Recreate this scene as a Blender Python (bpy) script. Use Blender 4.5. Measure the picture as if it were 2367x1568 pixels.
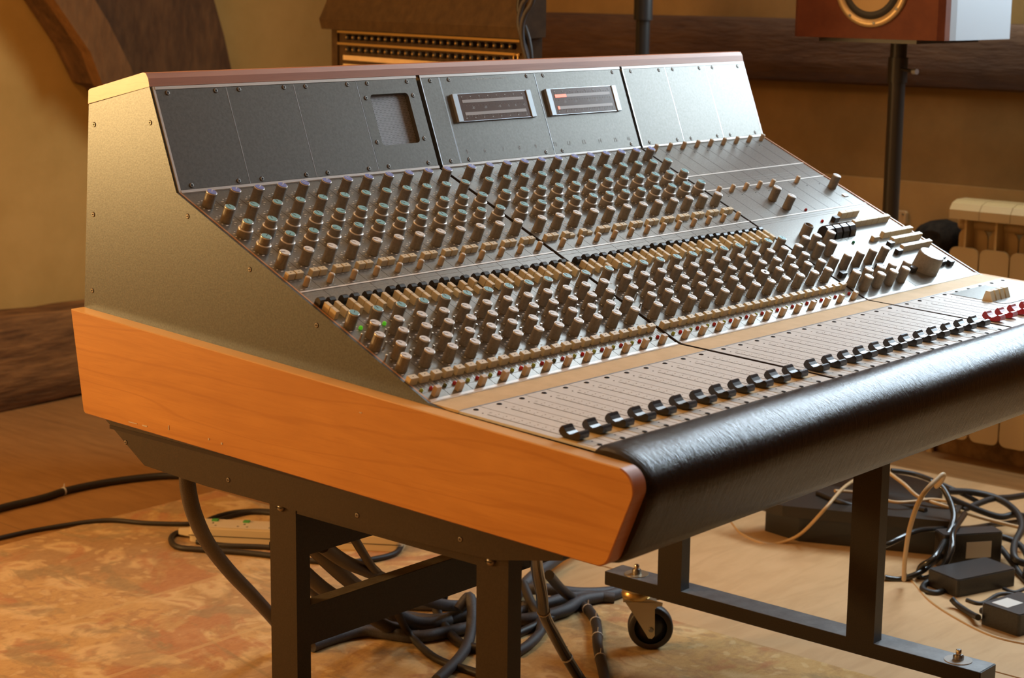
import bpy, bmesh, math, random
from mathutils import Vector, Matrix

# ------------------------------------------------------------------ clear
for o in list(bpy.data.objects): bpy.data.objects.remove(o, do_unlink=True)
scene = bpy.context.scene
COL = scene.collection
random.seed(7)

# ------------------------------------------------------------------ camera
F_PX = 4262.67
cam_data = bpy.data.cameras.new('camera')
cam_data.sensor_width = 36.0
cam_data.lens = F_PX / 2367.0 * 36.0
cam_data.clip_start = 0.05
cam = bpy.data.objects.new('camera', cam_data)
COL.objects.link(cam)
fw = Vector((0.742637, 0.642376, -0.189489)); rt = Vector((0.655846, -0.754819, 0.010814))
fw.normalize()
rt = (rt - fw * rt.dot(fw)).normalized()
up = rt.cross(fw)
m = Matrix((rt, up, -fw)).transposed().to_4x4()
m.translation = Vector((-1.49138, -1.41728, 1.16247))
cam.matrix_world = m
cam_data.dof.use_dof = True
cam_data.dof.focus_distance = 2.6
cam_data.dof.aperture_fstop = 9.0
scene.camera = cam

# ------------------------------------------------------------------ colour management and world
scene.view_settings.view_transform = 'Standard'
scene.view_settings.look = 'None'
scene.view_settings.gamma = 1.0
scene.view_settings.use_curve_mapping = False
scene.view_settings.exposure = 0.08
w = bpy.data.worlds.new('world'); scene.world = w
w.use_nodes = True
w.node_tree.nodes['Background'].inputs[0].default_value = (0.62, 0.80, 1.0, 1)
w.node_tree.nodes['Background'].inputs[1].default_value = 1.0

# ------------------------------------------------------------------ lights
def area_light(name, loc, target, sx, sy, power, color, spread=180):
    d = bpy.data.lights.new(name, 'AREA'); d.shape = 'RECTANGLE'; d.size = sx; d.size_y = sy
    d.energy = power; d.color = color; d.spread = math.radians(spread)
    o = bpy.data.objects.new(name, d); COL.objects.link(o)
    o.location = loc
    o.rotation_euler = (Vector(target) - Vector(loc)).to_track_quat('-Z', 'Y').to_euler()
    return o
def point_light(name, loc, power, color, radius):
    d = bpy.data.lights.new(name, 'POINT'); d.energy = power; d.color = color; d.shadow_soft_size = radius
    o = bpy.data.objects.new(name, d); COL.objects.link(o); o.location = loc
    return o
WARM = (1.0, 0.62, 0.25)
# daylight entering by the window in the right wall
area_light('window_daylight', (2.90, 0.17, 1.66), (0.0, 0.17, 1.0), 1.58, 0.78, 74, (0.72, 0.88, 1.0))
# daylight falling through the roof window
area_light('roof_window_daylight', (2.38, 0.40, 2.57), (2.38, 0.40, 0.0), 0.42, 0.92, 24, (0.74, 0.88, 1.0))
# the warm lamp standing behind the left end of the console
point_light('floor_lamp_light', (-1.40, 2.40, 1.00), 120, WARM, 0.16)
# warm fill lights added out of view, with no fittings of their own
point_light('warm_fill_light', (-2.4, -1.9, 2.2), 24, (1.0, 0.62, 0.30), 0.3)
point_light('warm_fill_light', (0.1, 1.3, 2.3), 30, (1.0, 0.62, 0.30), 0.3)

# ------------------------------------------------------------------ material helpers
MATS = {}
def lin(c):
    return tuple(((x / 255.0 + 0.055) / 1.055) ** 2.4 if x > 10 else x / 255.0 / 12.92 for x in c)
def mat(name, col, rough=0.5, metal=0.0, spec=0.5, coat=0.0):
    mt = bpy.data.materials.new(name); mt.use_nodes = True
    b = mt.node_tree.nodes['Principled BSDF']
    b.inputs['Base Color'].default_value = (*col, 1)
    b.inputs['Roughness'].default_value = rough
    b.inputs['Metallic'].default_value = metal
    b.inputs['Specular IOR Level'].default_value = spec
    b.inputs['Coat Weight'].default_value = coat
    MATS[name] = mt
    return mt
def nodes(mt): return mt.node_tree.nodes, mt.node_tree.links, mt.node_tree.nodes['Principled BSDF']
def coords(mt, scale=(1, 1, 1), rot=(0, 0, 0)):
    n, l, b = nodes(mt)
    tc = n.new('ShaderNodeTexCoord'); mp = n.new('ShaderNodeMapping')
    mp.inputs['Scale'].default_value = scale; mp.inputs['Rotation'].default_value = rot
    l.new(tc.outputs['Object'], mp.inputs['Vector'])
    return mp.outputs['Vector']
def noise(mt, vec, scale, detail=4, rough=0.55, dist=0.0):
    n, l, b = nodes(mt); t = n.new('ShaderNodeTexNoise')
    t.inputs['Scale'].default_value = scale; t.inputs['Detail'].default_value = detail
    t.inputs['Roughness'].default_value = rough; t.inputs['Distortion'].default_value = dist
    l.new(vec, t.inputs['Vector']); return t.outputs['Fac']
def ramp(mt, fac, stops):
    n, l, b = nodes(mt); r = n.new('ShaderNodeValToRGB')
    e = r.color_ramp.elements
    while len(e) < len(stops): e.new(0.5)
    for i, (p, c) in enumerate(stops):
        e[i].position = p; e[i].color = (*c, 1) if len(c) == 3 else c
    l.new(fac, r.inputs['Fac']); return r.outputs['Color']
def mix(mt, fac, a, b_, mode='MIX'):
    n, l, b = nodes(mt); x = n.new('ShaderNodeMix'); x.data_type = 'RGBA'; x.blend_type = mode
    for sock, v in ((x.inputs[0], fac), (x.inputs[6], a), (x.inputs[7], b_)):
        if isinstance(v, (int, float)): sock.default_value = v
        elif isinstance(v, tuple): sock.default_value = (*v, 1) if len(v) == 3 else v
        else: l.new(v, sock)
    return x.outputs[2]
def bump(mt, height, strength, dist=0.001):
    n, l, b = nodes(mt); x = n.new('ShaderNodeBump')
    x.inputs['Strength'].default_value = strength; x.inputs['Distance'].default_value = dist
    l.new(height, x.inputs['Height']); l.new(x.outputs['Normal'], b.inputs['Normal'])
def setcol(mt, out): mt.node_tree.links.new(out, mt.node_tree.nodes['Principled BSDF'].inputs['Base Color'])
def speckled(name, c1, c2, scale, rough, metal=0.0, bmp=0.0, spec=0.5, coat=0.0):
    mt = mat(name, c1, rough, metal, spec, coat); v = coords(mt)
    f = noise(mt, v, scale, 6, 0.65)
    setcol(mt, ramp(mt, f, [(0.35, c1), (0.65, c2)]))
    if bmp: bump(mt, f, bmp)
    return mt

# ---- room materials
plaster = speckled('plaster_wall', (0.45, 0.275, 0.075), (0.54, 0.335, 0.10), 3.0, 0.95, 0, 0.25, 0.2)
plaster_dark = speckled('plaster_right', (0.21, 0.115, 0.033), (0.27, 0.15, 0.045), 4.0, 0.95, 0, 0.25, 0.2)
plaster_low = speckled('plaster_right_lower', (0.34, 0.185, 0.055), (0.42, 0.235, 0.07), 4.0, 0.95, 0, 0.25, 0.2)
ceil_m = mat('ceiling_white', (0.55, 0.42, 0.27), 0.95)
def timber(name, dark, light, sc, rot=(0, 0, 0)):
    mt = mat(name, dark, 0.85, 0, 0.25); v = coords(mt, sc, rot)
    f = noise(mt, v, 3.0, 8, 0.62, 0.6); f2 = noise(mt, v, 14.0, 6, 0.6)
    c = ramp(mt, f, [(0.32, dark), (0.55, tuple((a + b) / 2 for a, b in zip(dark, light))), (0.72, light)])
    setcol(mt, mix(mt, 0.45, c, ramp(mt, f2, [(0.3, dark), (0.75, light)])))
    bump(mt, f2, 0.7, 0.01); return mt
log_m = timber('old_timber_log', (0.055, 0.024, 0.008), (0.42, 0.20, 0.06), (0.9, 5, 7))
brace_m = timber('old_timber_brace', (0.040, 0.019, 0.008), (0.17, 0.082, 0.028), (3.5, 4, 1.1), (0, 0.55, 0))
beam_m = timber('dark_beam', (0.050, 0.022, 0.010), (0.115, 0.055, 0.022), (6, 1, 6))
stone_m = speckled('rough_stone', (0.16, 0.09, 0.035), (0.36, 0.21, 0.085), 14, 0.95, 0, 1.0, 0.1)
# floor : pale boards with faint seams
floor_m = mat('floor_boards', (0.6, 0.38, 0.19), 0.62, 0, 0.3)
v = coords(floor_m, (1, 1, 1)); f1 = noise(floor_m, v, 1.6, 6, 0.6); f2 = noise(floor_m, coords(floor_m, (9, 1.2, 1)), 5, 6, 0.65)
c = ramp(floor_m, f1, [(0.3, (0.24, 0.115, 0.032)), (0.7, (0.36, 0.185, 0.058))])
c = mix(floor_m, 0.3, c, ramp(floor_m, f2, [(0.35, (0.17, 0.075, 0.02)), (0.6, (0.38, 0.20, 0.07))]))
n_, l_, b_ = nodes(floor_m)
sep = n_.new('ShaderNodeSeparateXYZ'); l_.new(coords(floor_m), sep.inputs[0])
def math_node(mt, op, a, b=None):
    n, l, _ = nodes(mt); x = n.new('ShaderNodeMath'); x.operation = op
    for i, q in enumerate((a, b)):
        if q is None: continue
        if isinstance(q, (int, float)): x.inputs[i].default_value = q
        else: l.new(q, x.inputs[i])
    return x.outputs[0]
sx = math_node(floor_m, 'ABSOLUTE', math_node(floor_m, 'SUBTRACT', math_node(floor_m, 'FRACT', math_node(floor_m, 'MULTIPLY', math_node(floor_m, 'ADD', sep.outputs[0], 0.245), 1 / 0.63)), 0.5))
seam = math_node(floor_m, 'LESS_THAN', sx, 0.0035)
c = mix(floor_m, math_node(floor_m, 'MULTIPLY', seam, 0.55), c, (0.16, 0.08, 0.03))
setcol(floor_m, c); bump(floor_m, f2, 0.12, 0.004)
sheet_m = mat('pale_hardboard', (0.6, 0.38, 0.19), 0.6, 0, 0.3)
v = coords(sheet_m); f1 = noise(sheet_m, v, 2.2, 6, 0.6); f2 = noise(sheet_m, coords(sheet_m, (1.5, 7, 1)), 4, 5, 0.6, 0.8)
c = ramp(sheet_m, f1, [(0.3, (0.50, 0.30, 0.125)), (0.7, (0.61, 0.39, 0.19))])
setcol(sheet_m, mix(sheet_m, 0.22, c, ramp(sheet_m, f2, [(0.38, (0.40, 0.235, 0.10)), (0.58, (0.66, 0.43, 0.22))])))
# rug : faded oriental pattern
rug_m = mat('faded_rug', (0.5, 0.3, 0.12), 0.95, 0, 0.1)
v = coords(rug_m); vs = coords(rug_m, (1, 1, 1), (0, 0, 0.7))
big = noise(rug_m, v, 2.0, 3, 0.5, 0.4); mid = noise(rug_m, coords(rug_m, (1.6, 1, 1), (0, 0, 0.3)), 13, 5, 0.62, 1.2); fine = noise(rug_m, coords(rug_m, (1, 2.2, 1)), 60, 5, 0.7)
n_, l_, b_ = nodes(rug_m)
def vor(scale, vec, rnd_=0.8, feat='F1'):
    q = n_.new('ShaderNodeTexVoronoi'); q.inputs['Scale'].default_value = scale; q.inputs['Randomness'].default_value = rnd_; q.feature = feat; q.voronoi_dimensions = '2D'
    l_.new(vec, q.inputs['Vector']); return q
nt = n_.new('ShaderNodeTexNoise'); nt.inputs['Scale'].default_value = 7; nt.inputs['Detail'].default_value = 4; l_.new(v, nt.inputs['Vector'])
wob = mix(rug_m, 0.16, v, nt.outputs['Color'])
bands = ramp(rug_m, big, [(0.38, (0.50, 0.30, 0.105)), (0.50, (0.60, 0.375, 0.15)), (0.62, (0.40, 0.235, 0.105)), (0.72, (0.36, 0.22, 0.11))])
base = mix(rug_m, ramp(rug_m, mid, [(0.50, (0, 0, 0)), (0.60, (0.7, 0.7, 0.7))]), bands, (0.35, 0.19, 0.085))
v1 = vor(8.0, wob, 1.0); v2 = vor(23, wob, 1.0); v3 = vor(3.2, wob, 1.0)
base = mix(rug_m, ramp(rug_m, v3.outputs['Distance'], [(0.20, (0.65, 0.65, 0.65)), (0.30, (0, 0, 0))]), base, (0.40, 0.26, 0.14))
base = mix(rug_m, ramp(rug_m, v1.outputs['Distance'], [(0.18, (0.8, 0.8, 0.8)), (0.30, (0, 0, 0))]), base, (0.74, 0.54, 0.27))
base = mix(rug_m, ramp(rug_m, v1.outputs['Distance'], [(0.05, (0.6, 0.6, 0.6)), (0.11, (0, 0, 0))]), base, (0.40, 0.17, 0.07))
base = mix(rug_m, ramp(rug_m, v2.outputs['Distance'], [(0.14, (0.55, 0.55, 0.55)), (0.22, (0, 0, 0))]), base, (0.72, 0.52, 0.26))
redf = noise(rug_m, vs, 2.6, 5, 0.6, 1.6)
base = mix(rug_m, ramp(rug_m, redf, [(0.56, (0, 0, 0)), (0.61, (0.72, 0.72, 0.72))]), base, (0.40, 0.13, 0.055))
olv = noise(rug_m, coords(rug_m, (1.6, 0.8, 1), (0, 0, -0.4)), 3.6, 5, 0.65, 1.4)
base = mix(rug_m, ramp(rug_m, olv, [(0.53, (0, 0, 0)), (0.60, (0.7, 0.7, 0.7))]), base, (0.25, 0.19, 0.10))
# border lines woven parallel to the rug's edges
sp_r = n_.new('ShaderNodeSeparateXYZ'); l_.new(v, sp_r.inputs[0])
for at in (1.30, 1.02):
    ln_ = math_node(rug_m, 'LESS_THAN', math_node(rug_m, 'ABSOLUTE', math_node(rug_m, 'SUBTRACT', sp_r.outputs[1], at)), 0.006)
    base = mix(rug_m, math_node(rug_m, 'MULTIPLY', ln_, 0.5), base, (0.62, 0.44, 0.2))
base = mix(rug_m, 0.22, base, ramp(rug_m, fine, [(0.35, (0.30, 0.165, 0.065)), (0.65, (0.64, 0.42, 0.185))]))
setcol(rug_m, mix(rug_m, 0.10, base, (0.80, 0.58, 0.32))); bump(rug_m, fine, 0.5, 0.004)

# ---- console materials
def wood(name, c1, c2, c3, rough, sc, coat=0.3, rot=(0, 0, 0)):
    mt = mat(name, c1, rough, 0, 0.4, coat)
    mt.node_tree.nodes['Principled BSDF'].inputs['Coat Roughness'].default_value = 0.3
    v = coords(mt, sc, rot)
    f = noise(mt, v, 4.0, 5, 0.55, 1.0); g = noise(mt, coords(mt, (1, 1, 1)), 5.0, 3, 0.5)
    n, l, b = nodes(mt)
    wv = n.new('ShaderNodeTexWave'); wv.wave_type = 'BANDS'; wv.bands_direction = 'Z'
    wv.inputs['Scale'].default_value = 1.3; wv.inputs['Distortion'].default_value = 12.0
    wv.inputs['Detail'].default_value = 3; wv.inputs['Detail Scale'].default_value = 0.9
    l.new(v, wv.inputs['Vector'])
    c = ramp(mt, f, [(0.3, c1), (0.7, c2)])
    c = mix(mt, ramp(mt, wv.outputs['Fac'], [(0.0, (0.32, 0.32, 0.32)), (0.05, (0, 0, 0))]), c, c3)
    c = mix(mt, ramp(mt, g, [(0.50, (0, 0, 0)), (0.75, (0.35, 0.35, 0.35))]), c, c3)
    fs_ = noise(mt, coords(mt, (3, 2.2, 55), (0.12, 0, 0)), 6.0, 4, 0.6)
    c = mix(mt, ramp(mt, fs_, [(0.52, (0, 0, 0)), (0.75, (0.30, 0.30, 0.30))]), c, c3)
    setcol(mt, c); return mt
cherry = wood('cherry_veneer', (0.56, 0.250, 0.050), (0.67, 0.320, 0.072), (0.44, 0.17, 0.030), 0.42, (1, 1.1, 9), 0.25, (0.16, 0, 0))
cherry_edge = wood('cherry_edge', (0.70, 0.42, 0.17), (0.76, 0.48, 0.22), (0.55, 0.30, 0.10), 0.5, (1, 1.0, 10), 0.2)
mahog = wood('red_wood_rail', (0.46, 0.185, 0.090), (0.54, 0.23, 0.115), (0.36, 0.13, 0.06), 0.45, (1.2, 8, 8), 0.4)
cap_end = wood('rail_end_grain', (0.74, 0.46, 0.24), (0.84, 0.56, 0.32), (0.58, 0.32, 0.14), 0.4, (3, 6, 20), 0.4)
side_metal = speckled('side_panel_grey', (0.078, 0.094, 0.104), (0.12, 0.143, 0.155), 420, 0.36, 0.45, 0.08)
panel_m = speckled('anodised_panel', (0.19, 0.185, 0.165), (0.26, 0.252, 0.23), 320, 0.30, 0.55, 0.03)
blank_m = speckled('blank_panel_grey', (0.145, 0.136, 0.115), (0.185, 0.174, 0.15), 260, 0.36, 0.6, 0.03)
gap_m = mat('black_gap', (0.035, 0.022, 0.012), 0.8)
trim_m = mat('pale_trim', (0.76, 0.74, 0.70), 0.35, 0.2)
edge_m = mat('copper_edge', (0.50, 0.27, 0.14), 0.4, 0.3)
tray_m = speckled('fader_panel_beige', (0.72, 0.745, 0.74), (0.77, 0.795, 0.79), 60, 0.40, 0.0, 0.0)
tape_m = speckled('writing_strip', (0.64, 0.47, 0.245), (0.72, 0.54, 0.30), 30, 0.6)
tape2_m = mat('yellow_tape', (0.66, 0.50, 0.24), 0.6)
print_d = mat('dark_print', (0.045, 0.03, 0.02), 0.7)
print_l = mat('pale_print', (0.33, 0.29, 0.24), 0.7)
print_w = mat('white_print', (0.80, 0.79, 0.74), 0.6)
print_g = mat('grey_field', (0.50, 0.52, 0.50), 0.55)
print_f = mat('faint_print', (0.46, 0.46, 0.44), 0.6)
screw_m = mat('screw_steel', (0.30, 0.28, 0.25), 0.4, 0.8)
hole_m = mat('screw_recess', (0.012, 0.01, 0.008), 0.8)
knob_m = speckled('knob_grey', (0.21, 0.19, 0.155), (0.28, 0.25, 0.205), 300, 0.45)
rim_m = mat('knob_rim', (0.82, 0.80, 0.76), 0.25, 0.35)
bar_end_m = mat('meter_end_metal', (0.42, 0.45, 0.47), 0.35, 0.5)
cap_blue = mat('cap_blue', (0.20, 0.26, 0.62), 0.35)
cap_teal = mat('cap_teal', (0.21, 0.48, 0.55), 0.35)
cap_white = mat('cap_pale', (0.74, 0.76, 0.76), 0.35)
pointer_m = mat('pointer_black', (0.03, 0.03, 0.03), 0.5)
cream_m = mat('cream_plastic', (0.68, 0.56, 0.34), 0.42)
small_m = mat('small_cap_plastic', (0.60, 0.48, 0.33), 0.42)
black_m = mat('black_plastic', (0.022, 0.020, 0.018), 0.32)
fader_m = mat('fader_black', (0.020, 0.018, 0.016), 0.22, 0, 0.6)
fader_red = mat('fader_red', (0.40, 0.018, 0.022), 0.3)
chrome_m = mat('chrome', (0.75, 0.74, 0.70), 0.2, 1.0)
led_g = mat('led_green', (0.38, 0.50, 0.10), 0.25)
led_r = mat('led_red', (0.42, 0.02, 0.03), 0.2)
led_on = mat('led_green_lit', (0.15, 0.8, 0.05), 0.3)
led_on.node_tree.nodes['Principled BSDF'].inputs['Emission Color'].default_value = (0.10, 0.6, 0.02, 1)
led_on.node_tree.nodes['Principled BSDF'].inputs['Emission Strength'].default_value = 0.35
meter_m = mat('meter_glass', (0.15, 0.105, 0.085), 0.2, 0, 0.6, 0.3)
meter_bar = mat('meter_bar', (0.46, 0.40, 0.36), 0.3)
meter_lit = mat('meter_bar_lit', (0.8, 0.3, 0.2), 0.3)
meter_lit.node_tree.nodes['Principled BSDF'].inputs['Emission Color'].default_value = (1.0, 0.22, 0.12, 1)
meter_lit.node_tree.nodes['Principled BSDF'].inputs['Emission Strength'].default_value = 0.9
alu_m = mat('aluminium', (0.72, 0.75, 0.77), 0.3, 0.9)
frame_m = speckled('black_frame_paint', (0.020, 0.015, 0.010), (0.034, 0.026, 0.018), 500, 0.40, 0.1, 0.15)
lit_dust_m = speckled('lit_dusty_top', (0.22, 0.18, 0.13), (0.30, 0.25, 0.18), 60, 0.6)  # dust tone lightened to paint the light caught by the top faces
leather = mat('black_leather', (0.013, 0.009, 0.006), 0.25, 0, 0.5)
v = coords(leather, (1.0, 0.32, 0.32), (0.0, 0.0, 0.35))
wr = noise(leather, v, 330, 5, 0.6, 1.2); wr2 = noise(leather, coords(leather, (1, 1, 1)), 900, 3, 0.6)
fold = noise(leather, coords(leather, (1.0, 0.25, 0.25), (0, 0, -0.5)), 75, 4, 0.6, 1.5)
hh = math_node(leather, 'ADD', math_node(leather, 'MULTIPLY', wr, 0.7), math_node(leather, 'ADD', math_node(leather, 'MULTIPLY', fold, 0.8), math_node(leather, 'MULTIPLY', wr2, 0.25)))
bump(leather, hh, 0.42, 0.0016)
grille_m = mat('perforated_grille', (0.4, 0.4, 0.4), 0.4, 0.3)
n_, l_, b_ = nodes(grille_m)
vg = coords(grille_m, (1, 1, 1), (0, 0, 0))
sp = n_.new('ShaderNodeSeparateXYZ'); l_.new(vg, sp.inputs[0])
ax = math_node(grille_m, 'SINE', math_node(grille_m, 'MULTIPLY', math_node(grille_m, 'ADD', sp.outputs[0], math_node(grille_m, 'MULTIPLY', sp.outputs[1], 0.55)), 2400))
ay = math_node(grille_m, 'SINE', math_node(grille_m, 'MULTIPLY', math_node(grille_m, 'SUBTRACT', sp.outputs[0], math_node(grille_m, 'MULTIPLY', sp.outputs[1], 0.55)), 2400))
hl = math_node(grille_m, 'GREATER_THAN', math_node(grille_m, 'ADD', ax, ay), 0.75)
setcol(grille_m, mix(grille_m, hl, (0.34, 0.33, 0.33), (0.012, 0.009, 0.008)))
# ---- other things
blk_cable = mat('cable_black', (0.022, 0.017, 0.013), 0.5)
gloss_cable = mat('cable_gloss', (0.020, 0.019, 0.017), 0.18, 0, 0.7)
braid = speckled('cable_braid', (0.030, 0.027, 0.028), (0.075, 0.070, 0.075), 700, 0.5, 0, 0.6)
cream_cable = mat('cable_cream', (0.55, 0.36, 0.17), 0.5)
rad_m = mat('radiator_cream', (0.50, 0.33, 0.13), 0.45)
strip_m = mat('power_strip_white', (0.68, 0.56, 0.36), 0.4)
green_m = mat('switch_green', (0.06, 0.32, 0.06), 0.35)
spk_red = speckled('speaker_wood', (0.115, 0.030, 0.014), (0.17, 0.048, 0.02), 12, 0.6, 0, 0, 0.25, 0.0)
spk_white = mat('speaker_side_white', (0.42, 0.44, 0.46), 0.5)
rubber = mat('rubber', (0.025, 0.022, 0.020), 0.6)
cone_m = mat('cone_yellow', (0.42, 0.26, 0.09), 0.5)
ring_m = mat('speaker_ring', (0.50, 0.35, 0.17), 0.35, 0.4)
rack_m = speckled('rack_black', (0.050, 0.028, 0.011), (0.075, 0.043, 0.017), 40, 0.65, 0, 0, 0.25)
brass_m = mat('brass_jack', (0.62, 0.42, 0.16), 0.3, 0.8)
zinc_m = mat('zinc_plate', (0.60, 0.52, 0.36), 0.38, 0.75)
wheel_m = mat('wheel_rubber', (0.035, 0.028, 0.025), 0.5)
label_m = mat('paper_label', (0.62, 0.58, 0.52), 0.6)
psu_m = speckled('psu_black', (0.022, 0.018, 0.016), (0.035, 0.03, 0.027), 300, 0.35, 0, 0.3)
cloth_m = speckled('dark_cloth', (0.012, 0.009, 0.006), (0.03, 0.022, 0.014), 60, 0.95, 0, 0.8, 0.1)
clear_m = mat('socket_plastic', (0.48, 0.30, 0.13), 0.3)

# ------------------------------------------------------------------ mesh helpers
class MB:
    """collects shapes for ONE mesh object"""
    def __init__(s): s.v = []; s.f = []; s.mi = []; s.sm = []; s.mats = []
    def m(s, mt):
        if mt not in s.mats: s.mats.append(mt)
        return s.mats.index(mt)
    def add(s, vs, fs, mt, smooth=False, M=None):
        b = len(s.v); k = s.m(mt)
        s.v += [tuple(M @ Vector(p)) if M else tuple(p) for p in vs]
        for f in fs:
            s.f.append(tuple(b + i for i in f)); s.mi.append(k); s.sm.append(smooth)
        return s
    def box(s, x0, x1, y0, y1, z0, z1, mt, M=None, bev=0.0):
        if bev > 0:
            c = bev
            pr = [(x0 + c, y0), (x1 - c, y0), (x1, y0 + c), (x1, y1 - c), (x1 - c, y1), (x0 + c, y1), (x0, y1 - c), (x0, y0 + c)]
            inn = [(x0 + c, y0 + c), (x1 - c, y0 + c), (x1 - c, y0 + c), (x1 - c, y1 - c), (x1 - c, y1 - c), (x0 + c, y1 - c), (x0 + c, y1 - c), (x0 + c, y0 + c)]
            vs = [(a, b_, z0) for a, b_ in pr] + [(a, b_, z1 - c) for a, b_ in pr]
            k = c * 0.7
            top = [(min(max(a, x0 + k), x1 - k), min(max(b_, y0 + k), y1 - k), z1) for a, b_ in pr]
            vs += top
            fs = [tuple(reversed(range(8)))] + [(i, (i + 1) % 8, 8 + (i + 1) % 8, 8 + i) for i in range(8)] + \
                 [(8 + i, 8 + (i + 1) % 8, 16 + (i + 1) % 8, 16 + i) for i in range(8)] + [tuple(range(16, 24))]
            return s.add(vs, fs, mt, False, M)
        vs = [(x, y, z) for z in (z0, z1) for y in (y0, y1) for x in (x0, x1)]
        fs = [(0, 2, 3, 1), (4, 5, 7, 6), (0, 1, 5, 4), (2, 6, 7, 3), (0, 4, 6, 2), (1, 3, 7, 5)]
        return s.add(vs, fs, mt, False, M)
    def lathe(s, prof, mt, n=20, M=None, smooth=True, c0=True, c1=True):
        vs = []; fs = []
        for r, z in prof:
            vs += [(r * math.cos(2 * math.pi * i / n), r * math.sin(2 * math.pi * i / n), z) for i in range(n)]
        for j in range(len(prof) - 1):
            for i in range(n):
                k = (i + 1) % n
                fs.append((j * n + i, j * n + k, (j + 1) * n + k, (j + 1) * n + i))
        s.add(vs, fs, mt, smooth, M)
        if c0: s.add(vs[:n], [tuple(reversed(range(n)))], mt, False, M)
        if c1: s.add(vs[-n:], [tuple(range(n))], mt, False, M)
        return s
    def cyl(s, p0, p1, r, mt, n=14, r2=None):
        p0, p1 = Vector(p0), Vector(p1); d = p1 - p0
        M = Matrix.Translation(p0) @ d.to_track_quat('Z', 'Y').to_matrix().to_4x4()
        return s.lathe([(r, 0), (r if r2 is None else r2, d.length)], mt, n, M)
    def prism(s, poly, a0, a1, mt, axis='x', M=None, smooth=False, capmt=None):
        """poly in the plane across axis; axis x -> (y,z), y -> (x,z), z -> (x,y)"""
        def P(t, q):
            return {'x': (t, q[0], q[1]), 'y': (q[0], t, q[1]), 'z': (q[0], q[1], t)}[axis]
        n = len(poly); vs = [P(a0, q) for q in poly] + [P(a1, q) for q in poly]
        s.add(vs, [(i, (i + 1) % n, n + (i + 1) % n, n + i) for i in range(n)], mt, smooth, M)
        s.add(vs, [tuple(reversed(range(n))), tuple(range(n, 2 * n))], capmt or mt, False, M)
        return s
    def tube(s, pts, r, mt, n=8, closed=False):
        pts = [Vector(p) for p in pts]; vs = []; fs = []; N = len(pts)
        prev = None
        for i, p in enumerate(pts):
            if closed: t = pts[(i + 1) % N] - pts[i - 1]
            else: t = pts[min(i + 1, N - 1)] - pts[max(i - 1, 0)]
            t.normalize()
            if prev is None:
                a = t.orthogonal().normalized()
            else:
                a = (prev - t * prev.dot(t)).normalized()
            prev = a; b = t.cross(a)
            rr = r[i] if isinstance(r, (list, tuple)) else r
            vs += [tuple(p + a * rr * math.cos(2 * math.pi * k / n) + b * rr * math.sin(2 * math.pi * k / n)) for k in range(n)]
        L = N if closed else N - 1
        for i in range(L):
            j = (i + 1) % N
            for k in range(n):
                q = (k + 1) % n
                fs.append((i * n + k, i * n + q, j * n + q, j * n + k))
        s.add(vs, fs, mt, True)
        if not closed: s.add(vs[:n] + vs[-n:], [tuple(reversed(range(n))), tuple(range(n, 2 * n))], mt)
        return s
    def mesh(s, name):
        me = bpy.data.meshes.new(name)
        me.from_pydata(s.v, [], s.f)
        for mt in s.mats: me.materials.append(mt)
        me.polygons.foreach_set('material_index', s.mi); me.polygons.foreach_set('use_smooth', s.sm)
        me.update()
        bm = bmesh.new(); bm.from_mesh(me); bmesh.ops.recalc_face_normals(bm, faces=bm.faces)
        bm.to_mesh(me); bm.free()
        return me
    def obj(s, name, parent=None, loc=None, M=None):
        o = bpy.data.objects.new(name, s.mesh(name)); COL.objects.link(o)
        place(o, parent, M if M is not None else (Matrix.Translation(Vector(loc)) if loc is not None else Matrix()))
        return o
def place(o, parent, M):
    """M is the world matrix for parts of roots; parents here never rotate unless given through WM"""
    o['_w'] = 0
    del o['_w']
    WM[o.name] = M
    if parent is not None:
        o.parent = parent
        o.matrix_basis = WM[parent.name].inverted() @ M
    else:
        o.matrix_basis = M
WM = {}
def empty(name, loc, label, cat, group=None):
    o = bpy.data.objects.new(name, None); COL.objects.link(o); o.empty_display_size = 0.05
    place(o, None, Matrix.Translation(Vector(loc)))
    return tag(o, label, cat, group)
def tag(o, label, cat=None, group=None, kind=None):
    o['label'] = label
    if cat: o['category'] = cat
    if group: o['group'] = group
    if kind: o['kind'] = kind
    return o
def struct(o): o['kind'] = 'structure'; return o
def inst(proto_mesh, name, parent, M):
    o = bpy.data.objects.new(name, proto_mesh); COL.objects.link(o); place(o, parent, M); return o
def smoothpath(pts, sub=6):
    P = [Vector(p) for p in pts]; out = []
    for i in range(len(P) - 1):
        p0 = P[max(i - 1, 0)]; p1 = P[i]; p2 = P[i + 1]; p3 = P[min(i + 2, len(P) - 1)]
        for k in range(sub):
            t = k / sub
            out.append(0.5 * ((2 * p1) + (p2 - p0) * t + (2 * p0 - 5 * p1 + 4 * p2 - p3) * t * t + (3 * p1 - p0 - 3 * p2 + p3) * t ** 3))
    out.append(P[-1]); return out
_txt = {}
def text_mesh(s, size, mt):
    key = (s, size, mt.name)
    if key in _txt: return _txt[key]
    c = bpy.data.curves.new('lettering', 'FONT'); c.body = s; c.size = size; c.align_x = 'CENTER'; c.align_y = 'CENTER'
    o = bpy.data.objects.new('lettering', c); COL.objects.link(o)
    dg = bpy.context.evaluated_depsgraph_get()
    me = bpy.data.meshes.new_from_object(o.evaluated_get(dg))
    bpy.data.objects.remove(o); me.materials.clear(); me.materials.append(mt); me.name = 'lettering'
    _txt[key] = me; return me
def add_text(mb, s, size, mt, M):
    me = text_mesh(s, size, mt)
    mb.add([tuple(v.co) for v in me.vertices], [tuple(p.vertices) for p in me.polygons], mt, False, M)
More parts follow.
